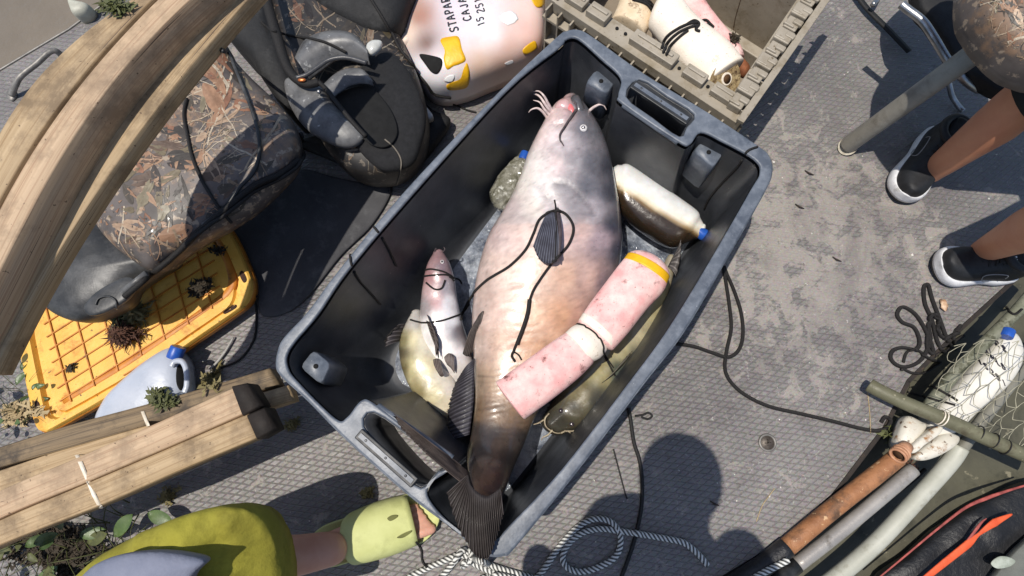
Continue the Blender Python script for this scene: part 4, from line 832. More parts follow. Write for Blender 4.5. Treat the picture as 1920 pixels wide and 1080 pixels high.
# ================================================================== SEATS
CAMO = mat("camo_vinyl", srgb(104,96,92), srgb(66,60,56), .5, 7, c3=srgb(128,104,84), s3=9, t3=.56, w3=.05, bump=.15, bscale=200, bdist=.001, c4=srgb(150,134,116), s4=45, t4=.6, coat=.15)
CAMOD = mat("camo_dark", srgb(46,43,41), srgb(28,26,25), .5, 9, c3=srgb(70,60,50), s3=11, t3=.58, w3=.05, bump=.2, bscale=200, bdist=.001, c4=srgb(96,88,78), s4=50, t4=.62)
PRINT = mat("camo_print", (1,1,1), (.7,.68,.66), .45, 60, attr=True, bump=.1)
def camo_print(parent, cx, cy, rx, ry, n, nt_, seed, dim=1.0, sz=1.0):
    """printed leaves and twigs of the camouflage pattern lying in the vinyl surface, one part"""
    s = random.Random(seed); bm = BM(); lay = bm.verts.layers.float_color.new("Col"); trees = [SURF[k] for k in parent["surfs"]]
    def on(x, y):
        h = cast(x, y, trees); return None if h is None or h[1].z < .1 else h[0]+h[1]*(.0006+.0006*s.random())
    pal = [srgb(168,130,102), srgb(150,108,84), srgb(184,156,130), srgb(120,108,84), srgb(104,84,70), srgb(140,130,106), srgb(60,52,48), srgb(176,142,114), srgb(86,78,68), srgb(70,64,58)]
    def poly(pts, col):
        q = [on(*p) for p in pts]
        if any(k is None for k in q): return
        if max((a-b).length for a in q for b in q) > .16: return
        v = [bm.verts.new(k) for k in q]
        for k in v: f = s.uniform(.85, 1.1); k[lay] = (col[0]*dim*f, col[1]*dim*f, col[2]*dim*f, 1)
        c = sum(q, Vector())/len(q); vc = bm.verts.new(c); vc[lay] = (col[0]*dim*.75, col[1]*dim*.75, col[2]*dim*.75, 1)
        for a in range(len(v)): bm.faces.new((v[a], v[(a+1)%len(v)], vc))
    def spot():
        while True:
            a, b_ = s.uniform(-1,1), s.uniform(-1,1)
            if a*a+b_*b_ < 1: return cx+a*rx, cy+b_*ry
    for i in range(n):
        x, y = spot(); L_ = s.uniform(7, 24)*sz; a = s.uniform(0, 6.28); w_ = L_*s.uniform(.25, .5); col = s.choice(pal); m_ = 14; pts = []
        lob = s.choice((0, 0, 3, 5)); 
        for k in range(m_):
            t_ = 2*math.pi*k/m_; r = 1+(.28*math.cos(lob*t_) if lob else 0)+s.uniform(-.08,.08); u, v = L_*math.cos(t_)*r, w_*math.sin(t_)*abs(math.sin(t_))**.3*r; pts.append((x+u*math.cos(a)-v*math.sin(a), y+u*math.sin(a)+v*math.cos(a)))
        poly(pts, col)
    def twig(x, y, a, L_, w_, d):
        col = s.choice((srgb(196,176,150), srgb(176,150,124), srgb(204,190,168), srgb(150,128,104))); st = 6*sz
        for k in range(int(L_/st)):
            a += s.uniform(-.22,.22); x2, y2 = x+st*math.cos(a), y+st*math.sin(a); nx_, ny_ = -math.sin(a)*w_, math.cos(a)*w_
            poly([(x+nx_, y+ny_), (x2+nx_*.9, y2+ny_*.9), (x2-nx_*.9, y2-ny_*.9), (x-nx_, y-ny_)], col); x, y = x2, y2; w_ *= .97
            if d and s.random() < .3: twig(x, y, a+s.choice((-1,1))*s.uniform(.5,1.1), L_*.5, w_*.6, d-1)
    for i in range(nt_): x, y = spot(); twig(x, y, s.uniform(0, 6.28), s.uniform(50, 130)*sz, s.uniform(1.0, 2.0)*sz, 2)
    for i in range(n*3): x, y = spot(); a = s.uniform(0, 6.28); L_ = s.uniform(1.5, 7)*sz; poly([(x, y), (x+L_*math.cos(a), y+L_*math.sin(a)), (x+L_*math.cos(a+.5), y+L_*math.sin(a+.5))], s.choice(pal))
    return obj("leaf_print", bm, PRINT, parent, surf=False, smooth=False)
BLK = mat("black_plastic", srgb(44,45,46), srgb(32,33,34), .42, 9, c3=srgb(92,92,92), s3=7, t3=.6, w3=.15, bump=.3, bscale=160, bdist=.0015)
GRP = mat("grey_shell", srgb(112,112,112), srgb(92,92,93), .42, 12, c3=srgb(54,54,55), s3=12, t3=.56, w3=.12, bump=.3, bscale=140, bdist=.0015, c4=srgb(150,150,148), s4=50, t4=.66)
MESH = mat("mesh_fabric", srgb(30,30,32), srgb(20,20,22), .8, 70, bump=.6, bscale=700)
t = thing("boat_seat", "camouflage vinyl boat seat cushion with black plastic back, under the pine boards", "boat seat", P(330,330,0), "camouflage boat seats")
bm = BM(); puff(bm, [(345,110),(372,86),(400,74),(424,84),(440,112),(474,150),(512,186),(545,222),(562,262),(556,304),(520,346),(470,392),(425,424),(370,455),(325,482),(290,508),(250,488),(205,448),(178,400),(170,360),(200,300),(260,215)], .27, .075, .06, p=2.9, n=6, rings=18)
for v in bm.verts: v.co += Vector((0,0,.006*noise.noise(v.co*9)))
cu = obj("cushion", bm, CAMO, t); cu["surfs"] = [len(SURF)-1]
camo_print(cu, 375, 290, 230, 240, 190, 15, 3, .85, 1.5)
bm = BM(); puff(bm, [(188,396),(150,420),(108,468),(80,520),(76,548),(92,578),(122,597),(152,604),(180,598),(232,572),(252,540),(290,512),(330,486),(300,470),(240,440)], .22, .055, .05, p=2.4, n=6, rings=12); obj("back_shell", bm, BLK, t)
bm = BM(); puff(bm, [(158,575),(186,545),(235,520),(258,530),(240,560),(200,585),(170,592)], .265, .008, .01, p=3, rings=8); obj("hinge_cover", bm, BLK, t)
bm = BM(); tube(bm, [drape(x, y, .003) for x, y in [(k.x, k.y) for k in cr([Vector((a, b_, 0)) for a, b_ in ((181,572),(187,560),(204,556),(218,564),(218,578))], 5)]], .0025, 6); obj("hinge_ring", bm, BLK, t, surf=False)
bm = BM(); tube(bm, [P(230,548,.29), P(275,512,.30)], .008, 12); obj("hinge_pin", bm, GRP, t)
bm = BM(); line(bm, [(412,92),(427,102),(440,130),(462,180),(480,230),(488,280),(478,320),(450,352),(425,385),(380,420)], .005, dense=2); obj("piping", bm, BLK, t, surf=False)
bm = BM(); tube(bm, [P(330,330,.0), P(330,330,.22)], .05, 20); obj("pedestal", bm, BLK, t)
t = None
for pth, rr_, lb in (([(352,186),(346,215),(352,250),(362,295),(378,335),(395,365),(415,395),(432,415)], .0042, "twisted black rope lying down the middle of the camouflage cushion"), ([(232,552),(280,512),(330,470),(380,425),(430,385),(480,345),(520,325),(555,298)], .008, "thick black strap stretched across the camouflage cushion toward the black hinge"), ([(560,250),(568,275),(560,305),(520,335),(470,362),(420,400),(350,455)], .005, "thin black cable looped round the right corner of the camouflage cushion")):
    bm = BM(); line(bm, pth, rr_, dense=2); obj("rope" if "rope" in lb else "strap" if "strap" in lb else "cable", bm, BROPE if "rope" in lb else BCORD, None, lb, "rope" if "rope" in lb else "strap" if "strap" in lb else "cable", surf=True)
t = thing("boat_seat", "folded boat seat with arched grey plastic shell and black mesh, left of the pink jug", "boat seat", P(650,200,0))
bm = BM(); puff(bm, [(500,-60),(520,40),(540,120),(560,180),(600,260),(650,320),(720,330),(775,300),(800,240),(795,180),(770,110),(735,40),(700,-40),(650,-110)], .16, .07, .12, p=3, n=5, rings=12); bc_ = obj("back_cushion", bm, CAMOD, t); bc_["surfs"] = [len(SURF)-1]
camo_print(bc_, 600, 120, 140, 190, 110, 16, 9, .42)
bm = BM(); puff(bm, [(690,110),(735,100),(775,150),(798,215),(790,270),(770,310),(720,320),(680,290),(650,240),(655,190)], .22, .03, .02, p=2.6, rings=10); obj("mesh_panel", bm, MESH, t)
def arch(name, Lp, Rp, z, t_, m, k=.03):
    bm = BM(); A_, B_ = cr([P(*q, z) for q in Lp], 8), cr([P(*q, z) for q in Rp], 8); rg = []; N = min(len(A_), len(B_))
    for i in range(N):
        a, b_ = A_[i], B_[i]; r = []
        for j in range(13):
            u = j/12; r.append(a.lerp(b_, u)+Vector((0,0,k*math.sin(math.pi*u))))
        r += [q-Vector((0,0,t_)) for q in r[::-1]]; rg.append(r)
    skin(bm, rg); return obj(name, bm, m, t)
arch("shell_arch", [(552,108),(572,74),(612,58),(660,62),(695,96)], [(580,148),(604,130),(632,110),(664,108),(694,122)], .27, .006, GRP)
arch("shell_arch", [(606,158),(628,138),(652,128),(680,130),(700,152)], [(624,182),(640,170),(658,160),(682,156),(700,160)], .28, .006, GRP, .012)
bm = BM(); puff(bm, [(534,158),(548,146),(578,152),(604,160),(622,190),(650,222),(682,254),(668,272),(640,275),(606,262),(572,240),(545,200)], .25, .035, .02, p=2.2, rings=12); obj("side_shell", bm, GRP, t)
bm = BM(); puff(bm, [(626,186),(650,168),(690,160),(705,170),(735,210),(745,250),(725,275),(690,268),(655,228)], .256, .003, .01, p=2, rings=6); obj("hollow", bm, mat("void_black", srgb(10,10,10), srgb(16,16,16), .9), t)
bm = BM(); tube(bm, [P(x, y, .30) for x, y in ((490,-40),(505,20),(520,70),(535,118),(552,145),(575,158),(598,154))], [.014,.014,.012,.010], 12, smooth=6)
tube(bm, [P(x, y, .302) for x, y in ((598,154),(612,168),(634,196),(660,228),(686,256))], .006, 10, smooth=6); obj("seat_frame", bm, BCORD, t)
bm = BM(); tube(bm, [P(x, y, .31) for x, y in ((556,146),(575,140),(596,126),(618,112),(650,108),(688,118))], .006, 10, smooth=6); obj("shell_trim", bm, mat("trim_grey", srgb(70,70,72), srgb(58,58,60), .35, 60), t)
bm = BM(); blob(bm, P(598,172,.295), .006); obj("snap_stud", bm, mat("chrome", srgb(180,180,180), srgb(150,150,150), .34, 40, metallic=.9, bump=.05), t)
bm = BM(); blob(bm, P(566,150,.315), .007, (1.6,.8,.6)); obj("copper_clip", bm, mat("copper", srgb(190,110,60), srgb(160,90,44), .3, 40, metallic=.6), t)
# black gear piled behind the two seats
BAG = mat("bag_black", srgb(30,30,31), srgb(20,20,21), .7, 18, bump=.5, bscale=120, bdist=.003, c3=srgb(52,52,52), s3=10, t3=.64)
bm = BM(); puff(bm, [(430,-40),(455,10),(470,60),(505,110),(520,180),(560,250),(585,290),(560,225),(540,150),(520,60),(510,-60)], .12, .03, .1, p=2.4); bm.free()
bm = BM(); puff(bm, [(400,-80),(410,30),(430,75),(470,110),(500,160),(540,210),(560,180),(540,110),(515,40),(505,-80)], .18, .05, .15, p=2.6, rings=10); obj("gear_bag", bm, BAG, None, "soft black gear bag squeezed between the camouflage cushion and the folded seat", "bag")
bm = BM(); puff(bm, [(560,-120),(570,-20),(600,20),(650,50),(700,70),(745,60),(765,20),(790,-60),(760,-140)], .2, .06, .18, p=2.8, rings=10); obj("gear_bag", bm, BAG, None, "black bag at the top edge, behind the folded seat and left of the pink jug", "bag")
bm = BM(); puff(bm, [(560,270),(620,300),(700,330),(745,345),(790,300),(830,255),(845,225),(815,210),(790,190),(760,200),(700,250),(640,250)], .04, .035, .03, p=2.6, rings=10)
for v in bm.verts: v.co.z += .012*noise.noise(v.co*16)
obj("black_cloth", bm, BAG, None, "crumpled black cloth on the deck between folded seat and tote", "cloth")
bm = BM(); puff(bm, [(430,430),(470,400),(520,350),(566,318),(620,330),(690,345),(735,352),(700,420),(640,480),(575,560),(530,590),(490,590),(480,540),(462,480)], .008, .006, .007, p=6, rings=6)  # thin dark sheet added on the deck to stand in for deep shade
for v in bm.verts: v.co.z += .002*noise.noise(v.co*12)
obj("shade_mat", bm, mat("shade_mat_dark", srgb(66,66,69), srgb(54,54,57), .75, 9, bump=.3, bscale=200, c3=srgb(82,82,84), s3=14, t3=.6), None, "dull black mat added on the deck to deepen shade between camouflage seat and tote", "mat")
bm = BM(); line(bm, [(722,262),(740,278),(752,300),(750,325),(744,345)], .002); obj("cord", bm, mat("cord_grey", srgb(120,112,100), srgb(100,94,84), .7, 60), None, "thin grey cord curling over the crumpled black cloth", "cord", surf=False)
bm = BM(); puff(bm, [(762,232),(775,222),(790,232),(792,250),(780,262),(764,256)], .10, .012, .02, p=2); obj("buckle", bm, BLK, None, "black plastic buckle at the tip of the crumpled cloth", "buckle")
bm = BM(); puff(bm, [(776,200),(792,196),(806,208),(812,220),(800,224),(786,212)], .11, .012, .02, p=2); obj("paper_scrap", bm, mat("paper_grey", srgb(190,188,184), srgb(150,148,144), .6, 50), None, "crumpled grey paper scrap near the tip of the black cloth", "paper scrap")
bm = BM(); puff(bm, [(688,84),(700,76),(716,78),(712,92),(698,102),(688,96)], .29, .012, .01, p=2); obj("plastic_scrap", bm, mat("plastic_clear", srgb(196,196,190), srgb(170,170,164), .2, 50, coat=.5), None, "scrap of clear plastic on top of the folded seat", "plastic scrap")
bm = BM(); blob(bm, P(785,290,.05), .006, (1,1,.6)); obj("screw_head", bm, MATS["chrome"], None, "bright round screw head beside the black cloth", "screw")
for pth, rr_, lb in (([(690,-10),(715,30),(735,65),(748,92),(770,120),(800,155),(815,175),(845,182)], .004, "black cord running from the top edge past the neck of the pink jug"), ([(490,42),(510,58),(560,70),(610,80),(650,98)], .0035, "thin black cord crossing the top of the folded seat"), ([(850,195),(875,207),(893,212)], .003, "black cord on the sunlit deck beside the far end of the tote"), ([(480,555),(482,600),(476,640),(450,675),(415,690)], .0035, "black cord on the shaded deck right of the yellow lid")):
    bm = BM(); line(bm, pth, rr_, dense=2); obj("cord", bm, BCORD, None, lb, "cord", surf=False)
bm = BM(); tube(bm, [P(x, y, .01) for x, y in ((438,632),(425,655),(408,678),(393,692))], [.003,.004,.003], 8, smooth=4); obj("twig", bm, mat("twig_pale", srgb(170,168,164), srgb(140,138,132), .7, 60), None, "pale twig on the shaded deck right of the grey jug", "twig")
# grab handle on the outer deck edge
t = thing("grab_handle", "grey metal grab handle on the outer deck edge at far left", "handle", P(60,140,0))
bm = BM(); tube(bm, [P(x, y, z) for x, y, z in ((22,178,.012),(30,158,.04),(40,142,.05),(70,118,.05),(92,98,.05),(106,96,.04),(118,108,.012))], .009, 12, smooth=6); obj("bar", bm, MATS["dull_metal"], t)
for q in ((22,178),(116,108)): bm = BM(); puff(bm, [(q[0]-10,q[1]),(q[0],q[1]-12),(q[0]+10,q[1]),(q[0],q[1]+12)], .004, .008, .004); obj("foot_plate", bm, MATS["dull_metal"], t)
bm = BM(); puff(bm, [(134,2),(150,8),(172,14),(166,28),(146,34),(138,22)], .03, .03, .03, p=3); obj("cleat", bm, mat("cleat_pale", srgb(180,180,165), srgb(160,158,144), .5, 40), None, "pale plastic cleat on the outer deck edge above the pine boards", "cleat")
# ================================================================== PERSON WITH SNEAKERS AND THE SECOND CAMOUFLAGE SEAT
bm = BM()
SK1 = mat("skin_tan", srgb(208,148,112), srgb(200,138,104), .5, 12, bump=.2, bscale=220, bdist=.001, sss=.1, c3=srgb(190,124,94), s3=8, t3=.6, w3=.2)
SHOE = mat("shoe_black", srgb(34,35,38), srgb(24,25,27), .6, 60, bump=.5, bscale=500, bdist=.001); SOLE = mat("sole_white", srgb(226,226,226), srgb(206,206,208), .5, 40, bump=.2, c3=srgb(170,168,162), s3=30, t3=.64); OUTS = mat("outsole_black", srgb(22,22,22), srgb(30,30,30), .7, 60)
pB = thing("person", "person at right in black shorts and black sneakers with thick white soles, standing", "person", P(1800,400,0))
def ringpts(c, t, rx, n=20, up=None, ry=None):
    t = t.normalized(); a = t.cross(Vector((0,0,1)) if abs(t.z) < .95 else Vector((1,0,0))).normalized(); b_ = t.cross(a); ry = ry or rx
    return [c+a*math.cos(2*math.pi*k/n)*rx+b_*math.sin(2*math.pi*k/n)*ry for k in range(n)]
def limb(bm, pts, rad, n=22, sub=6):
    tube(bm, pts, rad, n, smooth=sub)
# both legs rise from the shoes, bend at the knee and meet at the hips outside the frame
hipc = Vector((1.42, .62, .84))
a1, k1 = P(1752,318,.075), P(1960,165,.44); a2, k2 = P(1845,470,.075), P(2010,395,.44)
limb(bm, [a1+Vector((0,0,-.02)), a1, a1.lerp(k1, .33), a1.lerp(k1, .62), k1, k1.lerp(hipc+Vector((-.03,.1,0)), .4), hipc+Vector((-.02,.09,0))], [.033,.032,.043,.053,.052,.074,.09])
limb(bm, [a2+Vector((0,0,-.02)), a2, a2.lerp(k2, .33), a2.lerp(k2, .62), k2, k2.lerp(hipc+Vector((-.03,-.1,0)), .4), hipc+Vector((-.02,-.09,0))], [.033,.032,.043,.053,.052,.074,.09])
limb(bm, [hipc+Vector((0,0,-.05)), hipc, hipc+Vector((.03,0,.2)), hipc+Vector((.03,0,.45)), hipc+Vector((.0,0,.58)), hipc+Vector((-.03,0,.62))], [.13,.16,.14,.19,.07,.055])
blob(bm, hipc+Vector((-.07,0,.76)), .105, (1,.8,1.15), 24)
for s_ in (-1, 1): limb(bm, [hipc+Vector((.03,.17*s_,.5)), hipc+Vector((.05,.26*s_,.25)), hipc+Vector((-.1,.24*s_,.05))], [.05,.04,.028])
ob = obj("body", bm, SK1, pB)
rm = ob.modifiers.new("one_skin", 'REMESH'); rm.mode = 'VOXEL'; rm.voxel_size = .008; rm.use_smooth_shade = True
bm = BM()
SHORT = mat("shorts_black", srgb(26,30,30), srgb(18,20,20), .8, 30, bump=.5, bscale=90)
for kk, hh_ in ((k1, hipc+Vector((-.02,.09,0))), (k2, hipc+Vector((-.02,-.09,0)))):
    s0 = kk.lerp(hh_, -.02)
    tube(bm, [s0+Vector((0,0,-.02)), kk.lerp(hh_, .15), kk.lerp(hh_, .5), hh_], [.082,.088,.1,.13], 24, smooth=5, caps=False)
obj("shorts", bm, SHORT, pB, solid=.004)
bm = BM(); tube(bm, [hipc+Vector((0,0,-.1)), hipc+Vector((0,0,.05)), hipc+Vector((.03,0,.25)), hipc+Vector((.03,0,.48)), hipc+Vector((0,0,.57))], [.15,.17,.155,.2,.1], 24, smooth=5, caps=False); obj("shirt", bm, CAMO, pB, solid=.004)
def shoe(label, heel, toe, wid, ank, flip=1):
    h, t_ = P(*heel, 0), P(*toe, 0); ax = (t_-h); Ln = ax.length; ax.normalize(); sd_ = Vector((-ax.y, ax.x, 0))
    prof = [(-.0,.30),(.06,.40),(.2,.44),(.4,.42),(.6,.49),(.75,.52),(.88,.44),(.96,.28),(1.0,.08)]
    def outline(k, z, s=1.0, up=lambda u: 0):
        q = [h+ax*(u*Ln)+sd_*(w_*wid*s)+Vector((0,0,z+up(u))) for u, w_ in prof]; r = [h+ax*(u*Ln)-sd_*(w_*wid*s)+Vector((0,0,z+up(u))) for u, w_ in prof[::-1]]
        return cr(q+r, 4, True)
    rock = lambda u: .016*max(0, (u-.7)/.3)**2+.008*max(0, (.12-u)/.12)
    bm = BM(); skin(bm, [outline(0, .0, .9, rock), outline(0, .003, 1.0, rock), outline(0, .008, 1.02, rock)]); o1 = obj("outsole", bm, OUTS, pB, label=None)
    bm = BM(); skin(bm, [outline(0, .008, 1.03, rock), outline(0, .016, 1.10, rock), outline(0, .03, 1.09, rock), outline(0, .042, 1.0, rock), outline(0, .044, .9, rock)]); obj("midsole", bm, SOLE, pB)
    bm = BM(); rg = []; c0 = h+ax*Ln*.5
    # upper: stations along the shoe, each an arch over the midsole; collar opening at the ankle
    st_ = [(.02,.30,.075),(.06,.38,.10),(.14,.42,.105),(.28,.42,.10),(.42,.42,.088),(.55,.45,.072),(.7,.47,.056),(.84,.43,.05),(.94,.30,.044),(.985,.14,.036)]
    S = cr([Vector(q) for q in st_], 4)
    for q in S:
        r = []
        for k in range(17):
            a = math.pi*k/16; ca, sa = math.cos(a), math.sin(a); r.append(h+ax*(q.x*Ln)+sd_*(math.copysign(abs(ca)**.75, ca)*q.y*wid)+Vector((0,0,.038+rock(q.x)+(q.z-.0)*abs(sa)**.8)))
        rg.append(r)
    skin(bm, rg); up_ = obj("upper", bm, SHOE, pB)
    # padded collar, tongue and laces
    bm = BM(); ac = h+ax*Ln*.22+Vector((0,0,.135)); tube(bm, [ac+ax*math.cos(a)*.05+sd_*math.sin(a)*.038+Vector((0,0,.008*math.cos(a))) for a in [i*math.pi/12 for i in range(25)]], .011, 8, caps=False); obj("collar", bm, SHOE, up_)
    bm = BM(); q = h+ax*Ln*.40+Vector((0,0,.135)); box_at(bm, q, (ax+Vector((0,0,-.45))).normalized()*.026, sd_*.018, Vector((.45*ax.x,.45*ax.y,1)).normalized()*.004); obj("tongue", bm, OUTS, up_, bevel=.004)
    for i in range(5):
        bm = BM(); u = .46+i*.055; zt = .138-.011*i; q = h+ax*Ln*u+Vector((0,0,zt-.006)); tube(bm, [q-sd_*.022-Vector((0,0,.008)), q+Vector((0,0,.002)), q+sd_*.022-Vector((0,0,.008))], .0026, 8, smooth=4); obj("lace", bm, OUTS, up_)
    bm = BM()
    for i in range(4): 
        q = h+ax*Ln*.385+sd_*(-.012+.008*i)+Vector((0,0,.1425)); box_at(bm, q, sd_*.0022, ax*.0045, Vector((0,0,.0006))); 
    obj("tongue_mark", bm, SOLE, up_, smooth=False)
    for s_ in (-1, 1):
        bm = BM(); tube(bm, [h+ax*Ln*u+sd_*(s_*w_*wid)+Vector((0,0,z)) for u, w_, z in ((.3,.455,.08),(.36,.43,.105),(.5,.40,.098),(.58,.42,.085),(.52,.49,.06),(.42,.47,.055))], .0012, 6, smooth=4)
        obj("side_piping", bm, mat("piping_grey", srgb(150,150,152), srgb(130,130,132), .5, 50), up_)
shoe("far", (1750,262), (1674,380), .100, a1); shoe("near", (1880,508), (1738,502), .104, a2)
t = thing("boat_seat", "camouflage seat on a tall grey pedestal at top right, near the person in sneakers", "boat seat", P(1590,275,0), "camouflage boat seats")
bm = BM(); puff(bm, [(1822,-40),(1824,20),(1842,56),(1866,88),(1896,118),(1935,140),(2000,145),(2090,60),(2060,-120),(1910,-190),(1835,-120)], .60, .06, .06, p=2.7, n=6, rings=12); cu = obj("cushion", bm, CAMO, t); cu["surfs"] = [len(SURF)-1]
camo_print(cu, 1900, 60, 130, 130, 150, 26, 12, .95, 1.3)
bm = BM(); a_, b_ = P(1590,272,.02), P(1893,52,.535); tube(bm, [a_, a_+Vector((0,0,.0))+(b_-a_)*.01, a_.lerp(b_, .5), b_], [.024,.025,.025,.025], 28); obj("pedestal", bm, mat("pvc_grey", srgb(150,146,136), srgb(134,130,120), .5, 8, bump=.2, bscale=100, c3=srgb(112,106,96), s3=14, t3=.6, w3=.1), t)
bm = BM(); tube(bm, [P(1590,274,.0), P(1590,274,.022)], [.028,.027], 28); obj("pedestal_foot", bm, mat("foot_pale", srgb(190,184,168), srgb(150,140,120), .6, 60), t, auto=40)
CH = MATS["chrome"]
t = thing("chair_frame", "bent chrome chair tube and black mesh seat in the top right shadows", "chair frame", P(1760,80,0))
bm = BM(); tube(bm, [P(x, y, z) for x, y, z in ((1690,8,.3),(1702,18,.3),(1730,40,.3),(1752,72,.29),(1775,110,.27),(1800,142,.25),(1830,166,.22),(1850,170,.2))], .011, 12, smooth=6); obj("tube", bm, CH, t)
bm = BM(); tube(bm, [P(x, y, z) for x, y, z in ((1778,150,.06),(1785,180,.03),(1798,200,.012),(1806,208,.01))], .008, 10, smooth=5); obj("leg", bm, CH, t)
bm = BM(); puff(bm, [(1720,-60),(1722,10),(1745,40),(1775,85),(1800,125),(1850,160),(1900,180),(1960,150),(1900,-80),(1800,-120)], .26, .02, .04, p=3, rings=8); obj("seat_cloth", bm, BAG, t)
bm = BM(); tube(bm, [P(x, y, z) for x, y, z in ((1600,-20,.02),(1625,15,.02),(1665,55,.02),(1705,97,.02))], .011, 4, smooth=4, flat=.3); obj("strap", bm, BAG, None, "flat black strap end lying on the deck at the top right", "strap")
bm = BM(); tube(bm, [P(x, y, .05) for x, y in ((1636,10),(1648,-6),(1660,-30))], .008, 10, smooth=4); obj("metal_tube", bm, CH, None, "short bright metal tube at the top edge beside the flat black strap", "tube")
# ================================================================== THE WEARER OF THE CAMERA: YELLOW GARMENT, BARE SHIN, YELLOW SLIDE
pA = thing("person", "person at the bottom left in yellow green trousers and a yellow green slide, crouching", "person", P(650,1010,0))
SK2 = mat("skin_fair", srgb(206,152,128), srgb(196,140,118), .5, 12, bump=.15, bscale=220, bdist=.001, sss=.12, c3=srgb(214,166,146), s3=9, t3=.58, w3=.2)
heel, toe = P(598,1030,.035), P(812,962,.03); ax = (toe-heel).normalized(); sd_ = Vector((-ax.y, ax.x, 0)); fl = (toe-heel).length
bm = BM(); knee = P(330,1085,.36)
ank = heel+ax*fl*.2+Vector((0,0,.08))
limb(bm, [heel+ax*fl*.02+Vector((0,0,.015)), heel+ax*fl*.1+Vector((0,0,.05)), ank, ank.lerp(knee, .25), ank.lerp(knee, .55), knee, knee+Vector((-.3,-.3,.1)), knee+Vector((-.55,-.5,.12))], [.028,.036,.040,.046,.058,.065,.08,.1])
tube(bm, [heel+ax*fl*.05+Vector((0,0,.01)), heel+ax*fl*.3+Vector((0,0,.016)), heel+ax*fl*.6+Vector((0,0,.004)), heel+ax*fl*.8+Vector((0,0,.006))], [.032,.042,.046,.044], 24, smooth=5, flat=.7)
# toes
for i in range(5):
    o = -.036+.0165*i; base = heel+ax*fl*.74+sd_*o*1.0; L_ = (.064,.058,.053,.046,.040)[4-i] if False else (.040,.047,.053,.058,.066)[4-i]
    rr_ = (.0145,.0105,.0098,.009,.0085)[i]
    tube(bm, [base+Vector((0,0,.0)), base+ax*L_*.5+Vector((0,0,.008)), base+ax*L_+Vector((0,0,.001)), base+ax*(L_+rr_*.7)-Vector((0,0,.003))], [rr_, rr_, rr_*.95, rr_*.5], 12, smooth=4)
# the wearer stands bent over the tote, head behind the camera: hips, trunk, shoulders, arms and the other leg are outside the frame
hp_ = Vector((-.62,-.92,.62))
limb(bm, [knee+Vector((-.3,-.3,.1)), knee+Vector((-.55,-.5,.12)), hp_], [.08,.1,.13])
limb(bm, [hp_+Vector((-.05,-.05,-.05)), hp_+Vector((.15,.12,.22)), Vector((-.2,-.62,1.12)), Vector((-.04,-.44,1.38)), Vector((.0,-.36,1.5)), Vector((0,-.30,1.6))], [.15,.16,.16,.19,.08,.06])
blob(bm, Vector((-.04,-.235,1.68)), .105, (.9,1.05,1.2), 24)
for s_ in (-1, 1): limb(bm, [Vector((.02+.16*s_,-.42,1.40)), Vector((.02+.27*s_,-.45,1.15)), Vector((.05+.26*s_,-.40,.9))], [.07,.055,.035])
limb(bm, [hp_+Vector((.1,-.08,-.03)), Vector((.1,-.85,.45)), Vector((.15,-1.0,.05))], [.13,.08,.045])
ob = obj("body", bm, SK2, pA, surf=True); rm = ob.modifiers.new("one_skin", 'REMESH'); rm.mode = 'VOXEL'; rm.voxel_size = .0045; rm.use_smooth_shade = True
YEL = mat("cloth_yellow", srgb(146,140,48), srgb(124,118,38), .9, 9, bump=.35, bscale=6, bdist=.03, c3=srgb(112,106,30), s3=14, t3=.6, w3=.1); GRY = mat("cloth_grey", srgb(122,126,142), srgb(104,110,128), .9, 10, bump=.35, bscale=6, bdist=.03)
bm = BM(); puff(bm, [(120,1130,.4),(170,1062,.4),(240,1012,.42),(300,984,.44),(350,964,.46),(400,952,.47),(450,952,.46),(490,966,.43),(514,1000,.4),(524,1045,.37),(530,1110,.36),(520,1180,.36),(300,1220,.4),(150,1200,.4)], .43, .06, .09, p=2.1, n=6, rings=18)
for v in bm.verts:
    a_ = math.atan2(v.co.y+.62, v.co.x+.35); f_ = noise.noise(Vector((a_*5, v.co.x*3, 2)))
    v.co += Vector((0,0,.03*abs(f_)**.6*math.copysign(1, f_)*.6+.012*noise.noise(Vector((v.co.x*22, v.co.y*9, 1)))+.004*noise.noise(v.co*60)))
obj("trousers", bm, YEL, pA)
bm = BM(); puff(bm, [(135,1120),(165,1070),(205,1046),(250,1036),(300,1034),(350,1040),(385,1052),(360,1080),(330,1140),(200,1180)], .53, .02, .03, p=2.4, rings=10); obj("shirt_hem", bm, GRY, pA)
bm = BM(); tube(bm, [hp_+Vector((.05,.02,.06)), hp_+Vector((.15,.12,.22)), Vector((-.2,-.62,1.12)), Vector((-.04,-.44,1.38)), Vector((.0,-.38,1.47))], [.17,.175,.175,.21,.1], 28, smooth=5); obj("shirt", bm, GRY, pA)
bm = BM(); blob(bm, Vector((-.04,-.25,1.72)), .115, (.95,1.1,.95), 20); obj("cap", bm, GRY, pA)
SL = mat("slide_foam", srgb(198,202,138), srgb(186,190,124), .6, 14, bump=.25, bscale=160, bdist=.001, c3=srgb(168,172,112), s3=12, t3=.62, w3=.1)
bm = BM(); prof = [(-.06,.10),(-.03,.22),(.08,.30),(.3,.31),(.55,.34),(.8,.37),(.95,.28),(1.04,.1)]
rg = [cr([heel+ax*(u*fl)+sd_*(w_*fl*.56*s)+Vector((0,0,z-.035)) for u, w_ in prof]+[heel+ax*(u*fl)-sd_*(w_*fl*.56*s)+Vector((0,0,z-.035)) for u, w_ in prof[::-1]], 4, True) for s, z in ((.96,.002),(1.0,.006),(1.03,.02),(1.02,.032),(.95,.034),(.9,.030),(.3,.028))]
skin(bm, rg); obj("slide_sole", bm, SL, pA)
bm = BM(); rg = []
